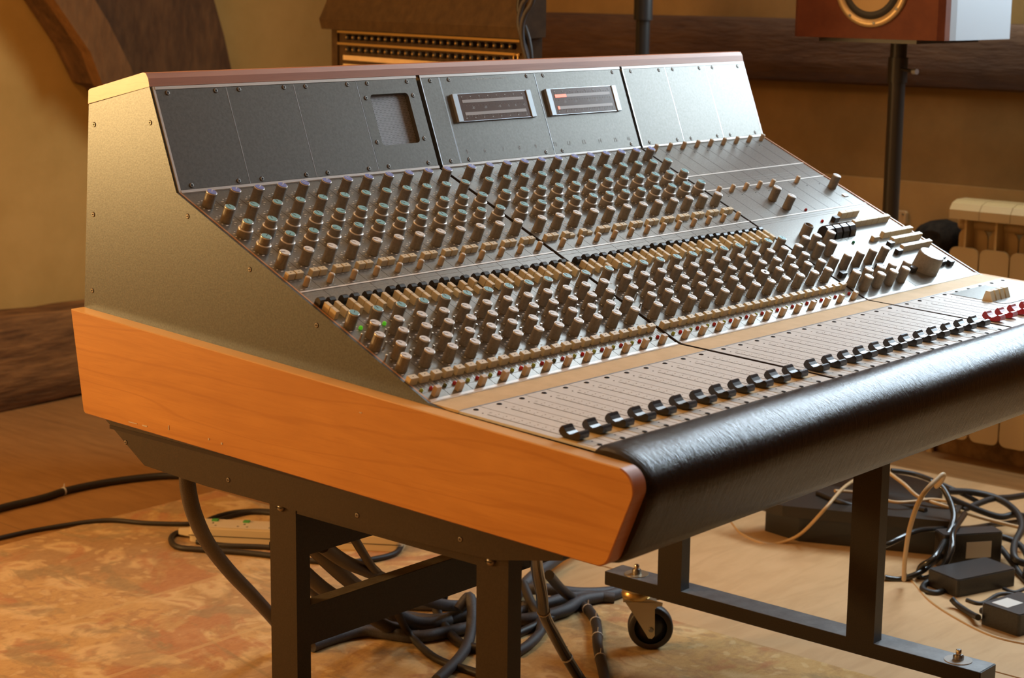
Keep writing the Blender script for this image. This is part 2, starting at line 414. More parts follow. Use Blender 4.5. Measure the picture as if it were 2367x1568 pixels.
def screw_mesh(r=0.0032, dark=False):
    mb = MB(); mb.lathe([(r * 1.12, 0), (r * 1.12, 0.0003), (r, 0.0003)], hole_m, 16, None, True, True, False); mb.lathe([(r, 0.0002), (r, 0.0006), (r * 0.75, 0.0010)], screw_m if not dark else hole_m, 16)
    mb.box(-r * 0.6, r * 0.6, -r * 0.17, r * 0.17, 0.001, 0.0011, hole_m); mb.box(-r * 0.17, r * 0.17, -r * 0.6, r * 0.6, 0.001, 0.00115, hole_m); mb.lathe([(r * 0.32, 0.0010), (r * 0.32, 0.00112)], hole_m, 10)
    return mb.mesh('screw')
SCREW = screw_mesh(0.0031); SCREW_DARK = screw_mesh(0.0030, True)

# ================================================================== THE ROOM
Z0 = 0.69                       # height of the fader tray's back edge over the floor
XW, YW = 2.75, 2.97             # faces of the right and the back wall
mb = MB(); mb.box(-3.4, 2.95, -3.4, 3.1, -0.06, 0.0, floor_m); struct(mb.obj('floor'))
mb = MB(); rx0, rx1, ry0, ry1 = 2.13, 2.63, -0.10, 0.90
mb.box(-3.4, rx0, -3.4, 3.1, 2.5, 2.6, ceil_m); mb.box(rx1, 2.95, -3.4, 3.1, 2.5, 2.6, ceil_m)
mb.box(rx0, rx1, -3.4, ry0, 2.5, 2.6, ceil_m); mb.box(rx0, rx1, ry1, 3.1, 2.5, 2.6, ceil_m); struct(mb.obj('ceiling'))
mb = MB()
for a in ((rx0, rx0 + 0.04), (rx1 - 0.04, rx1)): mb.box(a[0], a[1], ry0, ry1, 2.5, 2.56, cream_m)
for a in ((ry0, ry0 + 0.04), (ry1 - 0.04, ry1)): mb.box(rx0 + 0.04, rx1 - 0.04, a[0], a[1], 2.501, 2.559, cream_m)
struct(mb.obj('window_2'))
mb = MB(); mb.box(-3.4, 2.95, YW, YW + 0.13, 0, 2.5, plaster); struct(mb.obj('wall_back'))
mb = MB(); mb.box(-3.4, -3.3, -3.3, YW, 0, 2.5, plaster); struct(mb.obj('wall_left'))
mb = MB(); mb.box(-3.4, 2.95, -3.4, -3.3, 0, 2.5, beam_m); struct(mb.obj('wall_front'))
wy0, wy1, wz0, wz1 = -0.66, 1.00, 1.24, 2.08
mb = MB()
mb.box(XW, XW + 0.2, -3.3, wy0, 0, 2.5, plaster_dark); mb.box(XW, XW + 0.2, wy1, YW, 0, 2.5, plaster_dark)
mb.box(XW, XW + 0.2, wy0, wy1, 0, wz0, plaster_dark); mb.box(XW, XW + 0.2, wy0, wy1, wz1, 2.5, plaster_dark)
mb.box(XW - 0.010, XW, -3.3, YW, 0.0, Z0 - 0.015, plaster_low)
struct(mb.obj('wall_right'))
win = MB(); fm = cream_m
for a in ((wy0, wy0 + 0.05), (wy1 - 0.05, wy1), (0.15, 0.19)): win.box(XW + 0.08, XW + 0.12, a[0], a[1], wz0, wz1, fm)
for a in ((wz0, wz0 + 0.05), (wz1 - 0.05, wz1)): win.box(XW + 0.081, XW + 0.119, wy0, wy1, a[0], a[1], fm)
wo = struct(win.obj('window_1'))
glass = bpy.data.materials.new('window_glass'); glass.use_nodes = True
n_ = glass.node_tree.nodes; n_.clear(); l_ = glass.node_tree.links
o_ = n_.new('ShaderNodeOutputMaterial'); t_ = n_.new('ShaderNodeBsdfTransparent'); g_ = n_.new('ShaderNodeBsdfGlossy')
g_.inputs['Roughness'].default_value = 0.02; x_ = n_.new('ShaderNodeMixShader'); x_.inputs[0].default_value = 0.06
l_.new(t_.outputs[0], x_.inputs[1]); l_.new(g_.outputs[0], x_.inputs[2]); l_.new(x_.outputs[0], o_.inputs[0])
mb = MB(); mb.box(XW + 0.098, XW + 0.102, wy0 + 0.05, wy1 - 0.05, wz0 + 0.05, wz1 - 0.05, glass); mb.obj('pane', wo)
# dark timbers on the right wall
def rough_bar(x0, x1, y0, y1, z0, z1, mt, axis, amp, nseg, seed):
    """an old hand-hewn timber: a bar with wavering edges and a rounded section"""
    rnd = random.Random(seed); mb = MB(); vs = []; fs = []
    K = 12; L0, L1 = (x0, x1) if axis == 'x' else (y0, y1)
    c1, c2 = ((y0 + y1) / 2, (z0 + z1) / 2) if axis == 'x' else ((x0 + x1) / 2, (z0 + z1) / 2)
    h1, h2 = ((y1 - y0) / 2, (z1 - z0) / 2) if axis == 'x' else ((x1 - x0) / 2, (z1 - z0) / 2)
    ph = [rnd.uniform(0, 6.28) for _ in range(6)]
    for i in range(nseg + 1):
        t = L0 + (L1 - L0) * i / nseg
        for k in range(K):
            a = 2 * math.pi * (k + 0.5) / K; ca, sa = math.cos(a), math.sin(a)
            q = 1.0 / max(abs(ca), abs(sa)) ** 0.75
            wob = 1 + amp * (math.sin(t * 3.1 + ph[k % 6]) + 0.6 * math.sin(t * 7.7 + ph[(k + 2) % 6]) + 0.4 * rnd.uniform(-1, 1))
            u, vv = c1 + h1 * ca * q * wob * 0.97, c2 + h2 * sa * q * wob * 0.97
            vs.append((t, u, vv) if axis == 'x' else (u, t, vv))
    for i in range(nseg):
        for k in range(K):
            j = (k + 1) % K; fs.append((i * K + k, i * K + j, (i + 1) * K + j, (i + 1) * K + k))
    mb.add(vs, fs, mt, True); mb.add(vs[:K] + vs[-K:], [tuple(range(K)), tuple(range(K, 2 * K))], mt)
    return mb
o = rough_bar(XW - 0.06, XW + 0.02, -3.2, 2.85, Z0 + 0.222, Z0 + 0.392, beam_m, 'y', 0.012, 50, 3).obj('trim_1'); struct(o)
o = rough_bar(-3.0, 2.6, 2.82, 3.0, -0.01, Z0 - 0.425, log_m, 'x', 0.045, 60, 5).obj('trim_2'); struct(o)
# leaning timber brace on the back wall
brace = [(1.26, 1.42), (1.509, 1.105), (1.60, 0.985), (1.63, 0.93), (1.66, 0.875), (1.70, 0.86), (1.76, 0.79), (2.0, 0.52), (2.26, 0.26), (2.42, 0.26), (2.30, 0.52), (2.14, 0.80), (2.125, 0.903), (2.10, 1.0), (2.064, 1.105), (2.03, 1.42)]
mb = MB(); mb.prism(brace, 2.82, 2.96, brace_m, 'y')
o = mb.obj('trim_3'); struct(o)
chip = [(1.24, 1.42), (1.49, 1.105), (1.60, 0.965), (1.64, 0.87), (1.675, 0.885), (1.80, 0.78), (1.73, 0.93), (1.66, 1.05), (1.56, 1.19), (1.40, 1.42)]
edge_t = timber('brace_edge', (0.10, 0.045, 0.014), (0.26, 0.125, 0.04), (3.5, 4, 1.1), (0, 0.6, 0))
mb = MB(); mb.prism(chip, 2.79, 2.835, edge_t, 'y'); struct(mb.obj('trim_4'))
# rough stone skirting under the radiator
o = rough_bar(XW - 0.075, XW + 0.03, -3.2, 2.8, -0.01, 0.085, stone_m, 'y', 0.05, 90, 11).obj('baseboard_right'); struct(o)

# ================================================================== THE MIXING CONSOLE
con = empty('mixing_console', (0.67, 0.2, 0.0),
            'large studio mixing console with a cherry wood side panel and a padded black armrest', 'mixing console')
TH = math.atan2(0.2046, 0.4411); CT, ST = math.cos(TH), math.sin(TH)
def MS(x, s, h=0.0, rz=0.0):      # frame on the sloping control panel
    M = Matrix(((1, 0, 0, x), (0, CT, -ST, s * CT - h * ST), (0, ST, CT, Z0 + s * ST + h * CT), (0, 0, 0, 1)))
    return M @ Matrix.Rotation(rz, 4, 'Z')
mv = Vector((0, 0.4904 - 0.4411, 0.3367 - 0.2046)); MLEN = mv.length; mv.normalize()
def MM(x, s, h=0.0):              # frame on the upright meter bridge
    n = Vector((0, -mv.z, mv.y)); p = Vector((0, 0.4411, Z0 + 0.2046)) + mv * s + n * h
    return Matrix(((1, 0, 0, x), (0, mv.y, n.y, p.y), (0, mv.z, n.z, p.z), (0, 0, 0, 1)))
TT = 0.0477
def MT(x, y, h=0.0):              # frame on the fader tray
    L = math.hypot(1, TT); c, s_ = 1 / L, TT / L
    return Matrix(((1, 0, 0, x), (0, c, -s_, y - h * s_), (0, s_, c, Z0 + y * TT + h * c), (0, 0, 0, 1)))
LX = 1.3465
BO = (0.0, 0.4916, 0.9802)        # bucket offsets
BE = ((0.0062, 0.4872), (0.4948, 0.9772), (0.9834, 1.3432))
# --- inner body
body = [(0.003, -0.012), (0.449, 0.186), (0.499, 0.322), (0.503, 0.328), (0.612, 0.304), (0.630, -0.10), (-0.24, -0.125), (-0.26, -0.03), (-0.245, -0.021)]
mb = MB(); mb.prism([(y, Z0 + z) for y, z in body], 0.0035, 1.343, gap_m, 'x'); mb.obj('inner_body', con)
# --- metal side panels
side = [(0.6191, 0.3086), (0.4900, 0.3372), (0.4409, 0.2056), (-0.003, 0.0005), (-0.06, -0.01), (-0.06, -0.07), (0.625, -0.07), (0.6439, 0.031)]
for x0, x1, nm in ((-0.0005, 0.003, 'side_panel'), (1.3435, 1.347, 'side_panel')):
    mb = MB(); mb.prism([(y, Z0 + z) for y, z in side], x0, x1, side_metal, 'x'); sp_ = mb.obj(nm, con)
    for y, z in ((0.6085, 0.2825), (0.49, 0.2917), (0.6167, 0.1619), (0.4192, 0.1773), (0.3017, 0.1218), (0.6246, 0.0575), (0.1822, 0.0671)):
        Mx = Matrix.Translation((x0 if x0 < 0.5 else x1, y, Z0 + z)) @ Matrix.Rotation(-math.pi / 2 if x0 < 0.5 else math.pi / 2, 4, 'Y')
        inst(SCREW, 'screw', sp_, Mx)
# --- edge trims along the side panels
for x0, x1 in ((0.0030, 0.0058), (1.3432, 1.3460)):
    mb = MB(); mb.box(x0, x1, 0, 0.0045, 0, 1, edge_m)
    mb = MB()
    mb.box(0, x1 - x0, 0.0, 0.4863, -0.004, 0.0016, edge_m, MS(x0, 0))
    mb.obj('edge_trim', con)
    mb = MB(); mb.box(0, x1 - x0 + 0.0006, 0.0, MLEN, -0.006, 0.0022, trim_m, MM(x0, 0)); mb.obj('edge_trim', con)
# --- top rail
rail = [(0.4893, 0.3378), (0.4915, 0.3480), (0.4959, 0.3543), (0.5010, 0.3552), (0.6150, 0.3292), (0.6180, 0.3270), (0.6195, 0.3095)]
mb = MB(); pr_ = [(y, Z0 + z) for y, z in rail]
mb.prism(pr_, -0.0012, 1.3480, mahog, 'x', None, False, cap_end); o = mb.obj('top_rail', con)
# --- wooden side panels with rounded front corners
def rounded(poly, n=9):
    out = []
    for i, (y, z, r) in enumerate(poly):
        P = Vector((y, z)); A = Vector(poly[i - 1][:2]) - P; B = Vector(poly[(i + 1) % len(poly)][:2]) - P
        if r <= 0: out.append((y, z)); continue
        h = A.angle(B) / 2; t = r / math.tan(h); A.normalize(); B.normalize()
        c = P + (A + B).normalized() * (r / math.sin(h)); s = P + A * t - c; e = P + B * t - c
        tot = s.angle_signed(e)
        for k in range(n + 1):
            a = -tot * k / n; out.append((c.x + s.x * math.cos(a) - s.y * math.sin(a), c.y + s.x * math.sin(a) + s.y * math.cos(a)))
    return out
woodp = rounded([(0.6446, 0.0325, 0), (-0.3240, -0.0195, 0.0225), (-0.2795, -0.1300, 0.017), (0.6238, -0.1088, 0.006)], 12)
for xa, xb in ((-0.0225, -0.0005), (1.347, 1.369)):
    mb = MB(); n = len(woodp); inset = 0.0012
    xo, xi = (xa, xb) if xa < 0 else (xb, xa)
    cy = sum(p[0] for p in woodp) / n; cz = sum(p[1] for p in woodp) / n
    sgn = 1 if xi > xo else -1
    outer = [(y + (-inset if y > cy else inset), z + (-inset if z > cz else inset)) for y, z in woodp]
    vs = [(xo, y, Z0 + z) for y, z in outer] + [(xo + sgn * inset, y, Z0 + z) for y, z in woodp] + [(xi, y, Z0 + z) for y, z in woodp]
    mb.add(vs, [tuple(range(n))], cherry); mb.add(vs, [tuple(range(2 * n, 3 * n))], cherry)
    strips = {}
    for i in range(n):
        j = (i + 1) % n
        y_, z_ = woodp[i]; y2_, z2_ = woodp[j]
        mtx = cherry_edge if (i < 2 or min(y_, y2_) > -0.2) else mahog
        mb.add([vs[k_] for k_ in (i, j, n + j, n + i)], [(0, 1, 2, 3)], mtx); strips.setdefault(mtx.name, (mtx, []))[1].append((n + i, n + j, 2 * n + j, 2 * n + i))
    for mtx, fl in strips.values(): mb.add(vs, fl, mtx, True)
    mb.obj('wooden_side_panel', con)
# scuffs on the lower edge of the left wooden panel
mb = MB()
for y, z, a, b in ((0.515, -0.1045, 0.018, 0.0010), (0.490, -0.1045, 0.010, 0.0016), (0.44, -0.0985, 0.0012, 0.006), (0.360, -0.100, 0.0018, 0.0026), (0.335, -0.1015, 0.0026, 0.0026), (-0.245 + 0.33, -0.021, 0.004, 0.001)):
    mb.box(-0.0231, -0.0225, y - a / 2, y + a / 2, Z0 + z - b / 2, Z0 + z + b / 2, label_m)
mb.obj('scuff_mark', con)
# --- padded armrest
arm = [(-0.2420, -0.0200), (-0.2415, -0.0125), (-0.2460, -0.0085), (-0.2550, -0.0062), (-0.2680, -0.0058), (-0.2800, -0.0080), (-0.2920, -0.0125), (-0.3030, -0.0195), (-0.3115, -0.0290),
       (-0.3165, -0.0400), (-0.3180, -0.0520), (-0.3160, -0.0640), (-0.3090, -0.0820), (-0.3000, -0.1020), (-0.2930, -0.1170), (-0.2850, -0.1270), (-0.2740, -0.1330), (-0.2560, -0.1360), (-0.2300, -0.1360)]
mb = MB(); K = len(arm); xs = [-0.0003, 0.0015, 0.004, 0.008, 0.014] + [0.02 + 1.306 * i / 66 for i in range(67)] + [1.332, 1.338, 1.342, 1.3445, 1.3468]
rnd = random.Random(4); vs = []; fs = []
ayc, azc = -0.262, -0.07
for i, x in enumerate(xs):
    e = min(x + 0.0003, 1.3468 - x); sc_ = 1.0 - 0.055 * max(0.0, 1 - e / 0.014) ** 2
    for k, (y, z) in enumerate(arm):
        puck = 0.0006 * math.sin(x * 61 + k * 1.3) * math.exp(-e / 0.12) + 0.00035 * math.sin(x * 17 + k)
        vs.append((x, ayc + (y - ayc) * sc_ - puck, Z0 + azc + (z - azc) * sc_ + puck))
for i in range(len(xs) - 1):
    for k in range(K - 1):
        fs.append((i * K + k, (i + 1) * K + k, (i + 1) * K + k + 1, i * K + k + 1))
mb.add(vs, fs, leather, True); mb.add(vs[:K] + vs[-K:], [tuple(range(K)), tuple(range(K, 2 * K))], leather)
mb.obj('armrest', con)
# --- underside tray
und = [(0.6140, -0.1000), (0.6139, -0.1172), (0.5265, -0.1700), (0.40, -0.1745), (0.10, -0.1725), (-0.10, -0.1660), (-0.20, -0.145), (-0.21, -0.11)]
mb = MB(); mb.prism([(y, Z0 + z) for y, z in und], 0.0030, 1.343, frame_m, 'x')
mb.box(0.0025, 0.0045, -0.18, 0.60, Z0 - 0.131, Z0 - 0.126, gap_m)
ut = mb.obj('underside_tray', con)
for y, z in ((0.5655, -0.1447), (0.354, -0.1577), (0.118, -0.1574), (-0.05, -0.152)):
    inst(SCREW, 'screw', ut, Matrix.Translation((0.003, y, Z0 + z)) @ Matrix.Rotation(-math.pi / 2, 4, 'Y'))
mb = MB(); mb.prism([(0.40, -0.17), (0.44, -0.20), (0.47, -0.225), (0.56, -0.235), (0.60, -0.17)], 0.42, 0.60, frame_m, 'x', Matrix.Translation((-0.30, 0, Z0)))
mb = MB(); mb.prism([(0.36, Z0 - 0.173), (0.34, Z0 - 0.19), (0.30, Z0 - 0.215), (0.20, Z0 - 0.22), (0.20, Z0 - 0.17)], 0.11, 0.50, frame_m, 'x'); mb.obj('cable_duct', con)
# --- stand: legs, braces, foot bars, castors
def leg(x0, x1, y0, y1, z0, z1):
    mb = MB(); mb.box(x0, x1, y0, y1, z0, z1, frame_m)
    return mb.obj('leg', con)
bar_top = speckled('bar_top_sheen', (0.17, 0.165, 0.16), (0.27, 0.265, 0.26), 30, 0.42, 0.3)  # paler grey paints the daylight sheen on the bar's top
BX = ((0.055, 0.106), (0.986, 1.037)); BZ = Z0 - 0.5487; BH = 0.0245
for bi, (xa, xb) in enumerate(BX):
    for (ya, yb) in (((0.2845, 0.3345), (-0.0780, -0.0285)), ((0.3370, 0.3868), (-0.0380, 0.0123)))[bi]:
        lg = leg(xa, xa + 0.024, ya, yb, BZ, Z0 - 0.165)
        if bi == 0:
            for zz in ((0.4935, 0.210) if ya > 0 else (0.50,)):
                b_ = MB(); b_.lathe([(0.0058, 0), (0.0058, 0.0018), (0.004, 0.0042), (0.0015, 0.005)], screw_m, 14, Matrix.Translation((xa, (ya + yb) / 2 + 0.002, zz)) @ Matrix.Rotation(-math.pi / 2, 4, 'Y'))
                b_.box(xa - 0.0054, xa - 0.0048, (ya + yb) / 2 - 0.003, (ya + yb) / 2 + 0.007, zz - 0.0006, zz + 0.0006, hole_m)
                b_.obj('bolt', lg)
        # weld beads where the leg meets the foot bar
        wv_ = MB()
        for k in range(7):
            wv_.lathe([(0.0022, 0), (0.0018, 0.0016), (0.0006, 0.0024)], frame_m, 8, Matrix.Translation((xa + 0.0245, ya + 0.002 + k * 0.007, BZ)))
        wv_.obj('weld_bead', lg)
    mb = MB(); mb.box(xa, xb, -0.2211, 0.5010, BZ - BH, BZ, frame_m, None); mb.box(xa + 0.001, xb - 0.001, -0.2200, 0.5000, BZ, BZ + 0.0003, lit_dust_m if bi == 0 else bar_top); fb = mb.obj('foot_bar', con)
    for y_a, y_b in ((-0.2228, -0.2211), (0.5010, 0.5028)):
        e_ = MB(); e_.box(xa + 0.001, xb - 0.001, y_a, y_b, BZ - BH + 0.001, BZ - 0.0005, black_m); e_.obj('end_cap', fb)
    for yc, ang in ((0.4510, math.radians(-50)), (-0.1720, math.radians(20))):
        xc = (xa + xb) / 2
        bt = MB(); bt.lathe([(0.0215, 0), (0.0215, 0.0015)], zinc_m if yc > 0 else label_m, 28, Matrix.Translation((xc, yc, BZ)))
        bt.lathe([(0.0085, 0), (0.0085, 0.0055), (0.0070, 0.0085)], screw_m, 6, Matrix.Translation((xc, yc, BZ + 0.0015)))
        bt.lathe([(0.0045, 0), (0.0045, 0.0075), (0.0036, 0.0085)], chrome_m, 12, Matrix.Translation((xc, yc, BZ + 0.0095)))
        bt.obj('bolt', con)
        # castor
        zt = BZ - BH
        R = Matrix.Translation((xc, yc, 0)) @ Matrix.Rotation(ang, 4, 'Z')
        cs = MB(); cs.lathe([(0.026, zt - 0.004), (0.026, zt - 0.0001)], zinc_m, 24, R)
        cs.lathe([(0.021, zt - 0.020), (0.0255, zt - 0.016), (0.0262, zt - 0.010), (0.023, zt - 0.004)], brass_m, 28, R)
        for sy in (-1, 1):
            fork = [(-0.024, zt - 0.0205), (0.034, zt - 0.0205), (0.036, zt - 0.031), (0.018, zt - 0.034), (0.0385, 0.030), (0.033, 0.0245), (0.0235, 0.0260)]
            fork = [(-0.0235, zt - 0.0160), (0.0245, zt - 0.0160), (0.046, zt - 0.0215), (0.0455, zt - 0.0275), (0.0365, zt - 0.0290), (0.0325, zt - 0.0340), (0.0335, 0.0345), (0.0290, 0.0285), (0.0225, 0.0290), (-0.004, zt - 0.045)]
            y0_, y1_ = (sy * 0.0165, sy * 0.0185) if sy > 0 else (sy * 0.0185, sy * 0.0165)
            cs.prism(fork, y0_, y1_, zinc_m, 'y', R)
        cs.box(-0.0235, 0.036, -0.0185, 0.0185, zt - 0.0215, zt - 0.0195, zinc_m, R)
        ca = cs.obj('castor', con)
        RW = R @ Matrix.Translation((0.0265, 0, 0.0452)) @ Matrix.Rotation(math.pi / 2, 4, 'X')
        wl = MB(); wl.lathe([(0.029, -0.0125), (0.0375, -0.0125), (0.0400, -0.009), (0.0400, 0.009), (0.0375, 0.0125), (0.029, 0.0125)], wheel_m, 40, RW, True, False, False)
        wl.lathe([(0.006, -0.008), (0.0292, -0.0085), (0.0292, 0.0085), (0.006, 0.008)], black_m, 32, RW)
        wl.obj('wheel', ca)
        ax_ = MB(); ax_.lathe([(0.0042, -0.0215), (0.0052, -0.019), (0.0052, 0.019), (0.0042, 0.0215)], screw_m, 6, RW); ax_.obj('axle_bolt', ca)
def bar_x(nm, x0, x1, y0, y1, z0, z1):
    mb = MB(); mb.box(x0, x1, y0, y1, z0, z1, frame_m)
    if nm == 'stretcher': mb.box(x0, x1, y0 + 0.001, y1 - 0.001, z1, z1 + 0.0004, lit_dust_m)
    return mb.obj(nm, con)
bar_x('stretcher', 0.079, 0.986, 0.2848, 0.3085, Z0 - 0.3835, Z0 - 0.3300)
bar_x('upper_brace', 0.079, 0.986, 0.2848, 0.3085, Z0 - 0.2600, Z0 - 0.1700)
bar_x('cross_brace', 0.056, 0.078, -0.0285, 0.2845, Z0 - 0.200, Z0 - 0.168)
bar_x('cross_brace', 0.987, 1.009, 0.0123, 0.3370, Z0 - 0.200, Z0 - 0.168)
mb = MB(); mb.box(0, 1.34, 0.0, 0.003, 0, 0.40, gap_m, Matrix.Translation((0.004, 0.622, Z0 - 0.10))); mb.obj('back_panel', con)

# ------------------------------------------------------------------ meter bridge panels
def frame_rail(b):
    x0, x1 = BE[b]; mb = MB()
    mb.box(x0, x1, MLEN - 0.0042, MLEN - 0.0002, -0.001, 0.0026, trim_m, MM(0, 0)); mb.box(x0, x1, 0.0, 0.0028, -0.001, 0.0026, trim_m, MM(0, 0))
    if b: mb.box(x0, x0 + 0.0018, 0.0, MLEN, -0.006, 0.0024, alu_m, MM(0, 0))
    mb.box(x0, x1, 0.4835, 0.4862, -0.002, 0.0018, trim_m, MS(0, 0))
    mb.obj('frame_rail', con)
for b in range(3): frame_rail(b)
def panel_screws(p, pts, h=0.0022):
    for x, s in pts: inst(SCREW, 'screw', p, MM(x, s, h) @ Matrix.Rotation(random.uniform(0, 3), 4, 'Z'))
G_ = 0.00045
def blank(x0, x1, scr=None):
    mb = MB(); mb.box(x0 + G_, x1 - G_, 0.0031, MLEN - 0.0045, -0.002, 0.0022, blank_m, MM(0, 0), 0.0004)
    if x1 < 1.34: mb.box(x1 - G_ - 0.0007, x1 - G_, 0.0033, MLEN - 0.0047, 0.0, 0.00235, alu_m, MM(0, 0))
    p = mb.obj('blank_panel', con); panel_screws(p, scr or [(x0 + 0.0208, 0.1322), (x1 - 0.0192, 0.1322), (x0 + 0.0208, 0.0078), (x1 - 0.0192, 0.0078)]); return p
blank(0.0060, 0.1240, [(0.0246, .132), (0.1045, .132), (0.0253, .008), (0.1045, .008)]); blank(0.1240, 0.2443); blank(0.2443, 0.3642)
def rrect(x0, x1, s0, s1, r, n=5):
    out = []
    for cx, cs_, a0 in ((x1 - r, s1 - r, 0), (x0 + r, s1 - r, 90), (x0 + r, s0 + r, 180), (x1 - r, s0 + r, 270)):
        for i in range(n + 1):
            a = math.radians(a0 + 90 * i / n); out.append((cx + r * math.cos(a), cs_ + r * math.sin(a)))
    return out
# speaker panel with its perforated grille
mb = MB(); x0, x1, s0, s1 = 0.3642 + G_, 0.4862, 0.0031, MLEN - 0.0045
inn = rrect(0.3838, 0.4620, 0.0397, 0.1155, 0.006)
cxm, csm = (x0 + x1) / 2, (s0 + s1) / 2; out = []
for a, b_ in inn:
    d = Vector((a - 0.4229, b_ - 0.0776)); t = min(((x1 - 0.4229) / d.x if d.x > 1e-9 else (x0 - 0.4229) / d.x if d.x < -1e-9 else 1e9), ((s1 - 0.0776) / d.y if d.y > 1e-9 else (s0 - 0.0776) / d.y if d.y < -1e-9 else 1e9))
    out.append((0.4229 + d.x * t, 0.0776 + d.y * t))
# snap nearest samples to the outer corners
for cx_, cs_ in ((x0, s0), (x0, s1), (x1, s0), (x1, s1)):
    k = min(range(len(out)), key=lambda i: (out[i][0] - cx_) ** 2 + (out[i][1] - cs_) ** 2); out[k] = (cx_, cs_)
n = len(inn); vs = [(a, b_, 0.0022) for a, b_ in out] + [(a, b_, 0.0022) for a, b_ in inn] + [(a, b_, -0.008) for a, b_ in inn] + [(a, b_, -0.002) for a, b_ in out]
fs = []
for i in range(n):
    j = (i + 1) % n; fs += [(i, j, n + j, n + i), (n + i, n + j, 2 * n + j, 2 * n + i), (3 * n + i, 3 * n + j, j, i)]
mb.add(vs, fs, blank_m, False, MM(0, 0)); spp = mb.obj('speaker_panel', con)
mb = MB(); mb.box(0.3815, 0.4645, 0.037, 0.118, -0.0005, 0.0005, grille_m); mb.obj('grille', spp, None, MM(0, 0, -0.006))
panel_screws(spp, [(0.3846, .1323), (0.4660, .1323), (0.3850, .0085), (0.4670, .0083), (0.3748, .1109), (0.3743, .0452), (0.4715, .1109), (0.4715, .0452)])
# second bucket: filler, two meter panels
blank(0.4966, 0.5357, [(0.5155, .132), (0.5155, .0078)])
def meter_panel(x0, x1, scr, mx0, mx1, bars, lit, title):
    mb = MB(); mb.box(x0 + G_, x1 - G_, 0.0031, MLEN - 0.0045, -0.002, 0.0022, blank_m, MM(0, 0), 0.0004)
    mb.box(x0 + G_, x0 + G_ + 0.0006, 0.0033, MLEN - 0.0047, 0.0, 0.00235, alu_m, MM(0, 0))
    p = mb.obj('meter_panel', con); panel_screws(p, scr)
    g = MB(); g.box(mx0 + 0.010, mx1 - 0.010, 0.0652, 0.1084, 0.0, 0.0055, meter_m, MM(0, 0))
    for s in (0.0652, 0.1080): g.box(mx0 + 0.010, mx1 - 0.010, s, s + 0.0005, 0.0055, 0.0058, alu_m, MM(0, 0))
    for k, (ba, bb, sc_) in enumerate(bars):
        g.box(ba, bb, sc_ - 0.0024, sc_ + 0.0024, 0.0055, 0.0059, meter_bar, MM(0, 0))
        if lit[k]: g.box(ba, ba + lit[k], sc_ - 0.0026, sc_ + 0.0026, 0.0055, 0.0061, meter_lit, MM(0, 0))
    for row, lab in ((0.1035, None), (0.0865, ['-30', '-20', '-10', '-5', '0', '+5']), (0.0700, None)):
        for i in range(22):
            xx = mx0 + 0.020 + i * 0.0066
            if lab is None and i % 3 == 0: g.box(xx - 0.0012, xx + 0.0012, row - 0.0007, row + 0.0007, 0.0055, 0.0059, print_f, MM(0, 0))
            g.box(xx - 0.0002, xx + 0.0002, row + (0.0022 if row < 0.1 else -0.0035), row + (0.0034 if row < 0.1 else -0.0024), 0.0055, 0.0059, print_f, MM(0, 0))
        if lab:
            for i, t_ in enumerate(lab): add_text(g, t_, 0.0052, print_f, MM(mx0 + (0.040, 0.068, 0.1, 0.121, 0.138, 0.158)[i], row - 0.0010, 0.0059))
    g.obj('level_meter', p)
    e = MB()
    for xa in (mx0, mx1 - 0.0112):
        e = MB(); e.box(xa, xa + 0.0112, 0.0648, 0.1087, 0.0, 0.0070, bar_end_m, MM(0, 0), 0.0006); e.obj('meter_end_bar', p)
    t = MB()
    for x, s, tx in title[1]: add_text(t, tx, 0.0098, print_f, MM(x, s, 0.00245))
    if title[0]: add_text(t, title[0], 0.0040, print_w, MM(0.6465, 0.1312, 0.00245))
    if t.v: t.obj('lettering', p)
meter_panel(0.5357, 0.7546, [(0.5561, .1322), (0.7359, .1322), (0.5553, .0077), (0.7348, .0077)], 0.5500, 0.7308,
            [(0.5692, 0.7100, 0.0963), (0.5692, 0.7100, 0.0768)], (0, 0), ('Rupert Neve & Company Ltd Cambridge England', [(0.556, .0195, '5'), (0.595, .019, '6'), (0.637, .0185, '7'), (0.675, .0185, '8'), (0.714, .018, '9')]))
meter_panel(0.7546, 0.9766, [(0.7761, .1322), (0.9551, .1322), (0.7753, .0077), (0.9551, .0077)], 0.7684, 0.9484,
            [(0.7878, 0.9290, 0.0960), (0.7878, 0.9290, 0.0766)], (0.028, 0.0045), (None, [(0.7615, .0185, '11'), (0.7956, .0185, '12'), (0.8338, .018, '13'), (0.8751, .0175, '14'), (0.916, .017, '15'), (0.9515, .017, '16')]))
blank(0.9850, 1.1042); blank(1.1042, 1.2235); blank(1.2235, 1.3430)

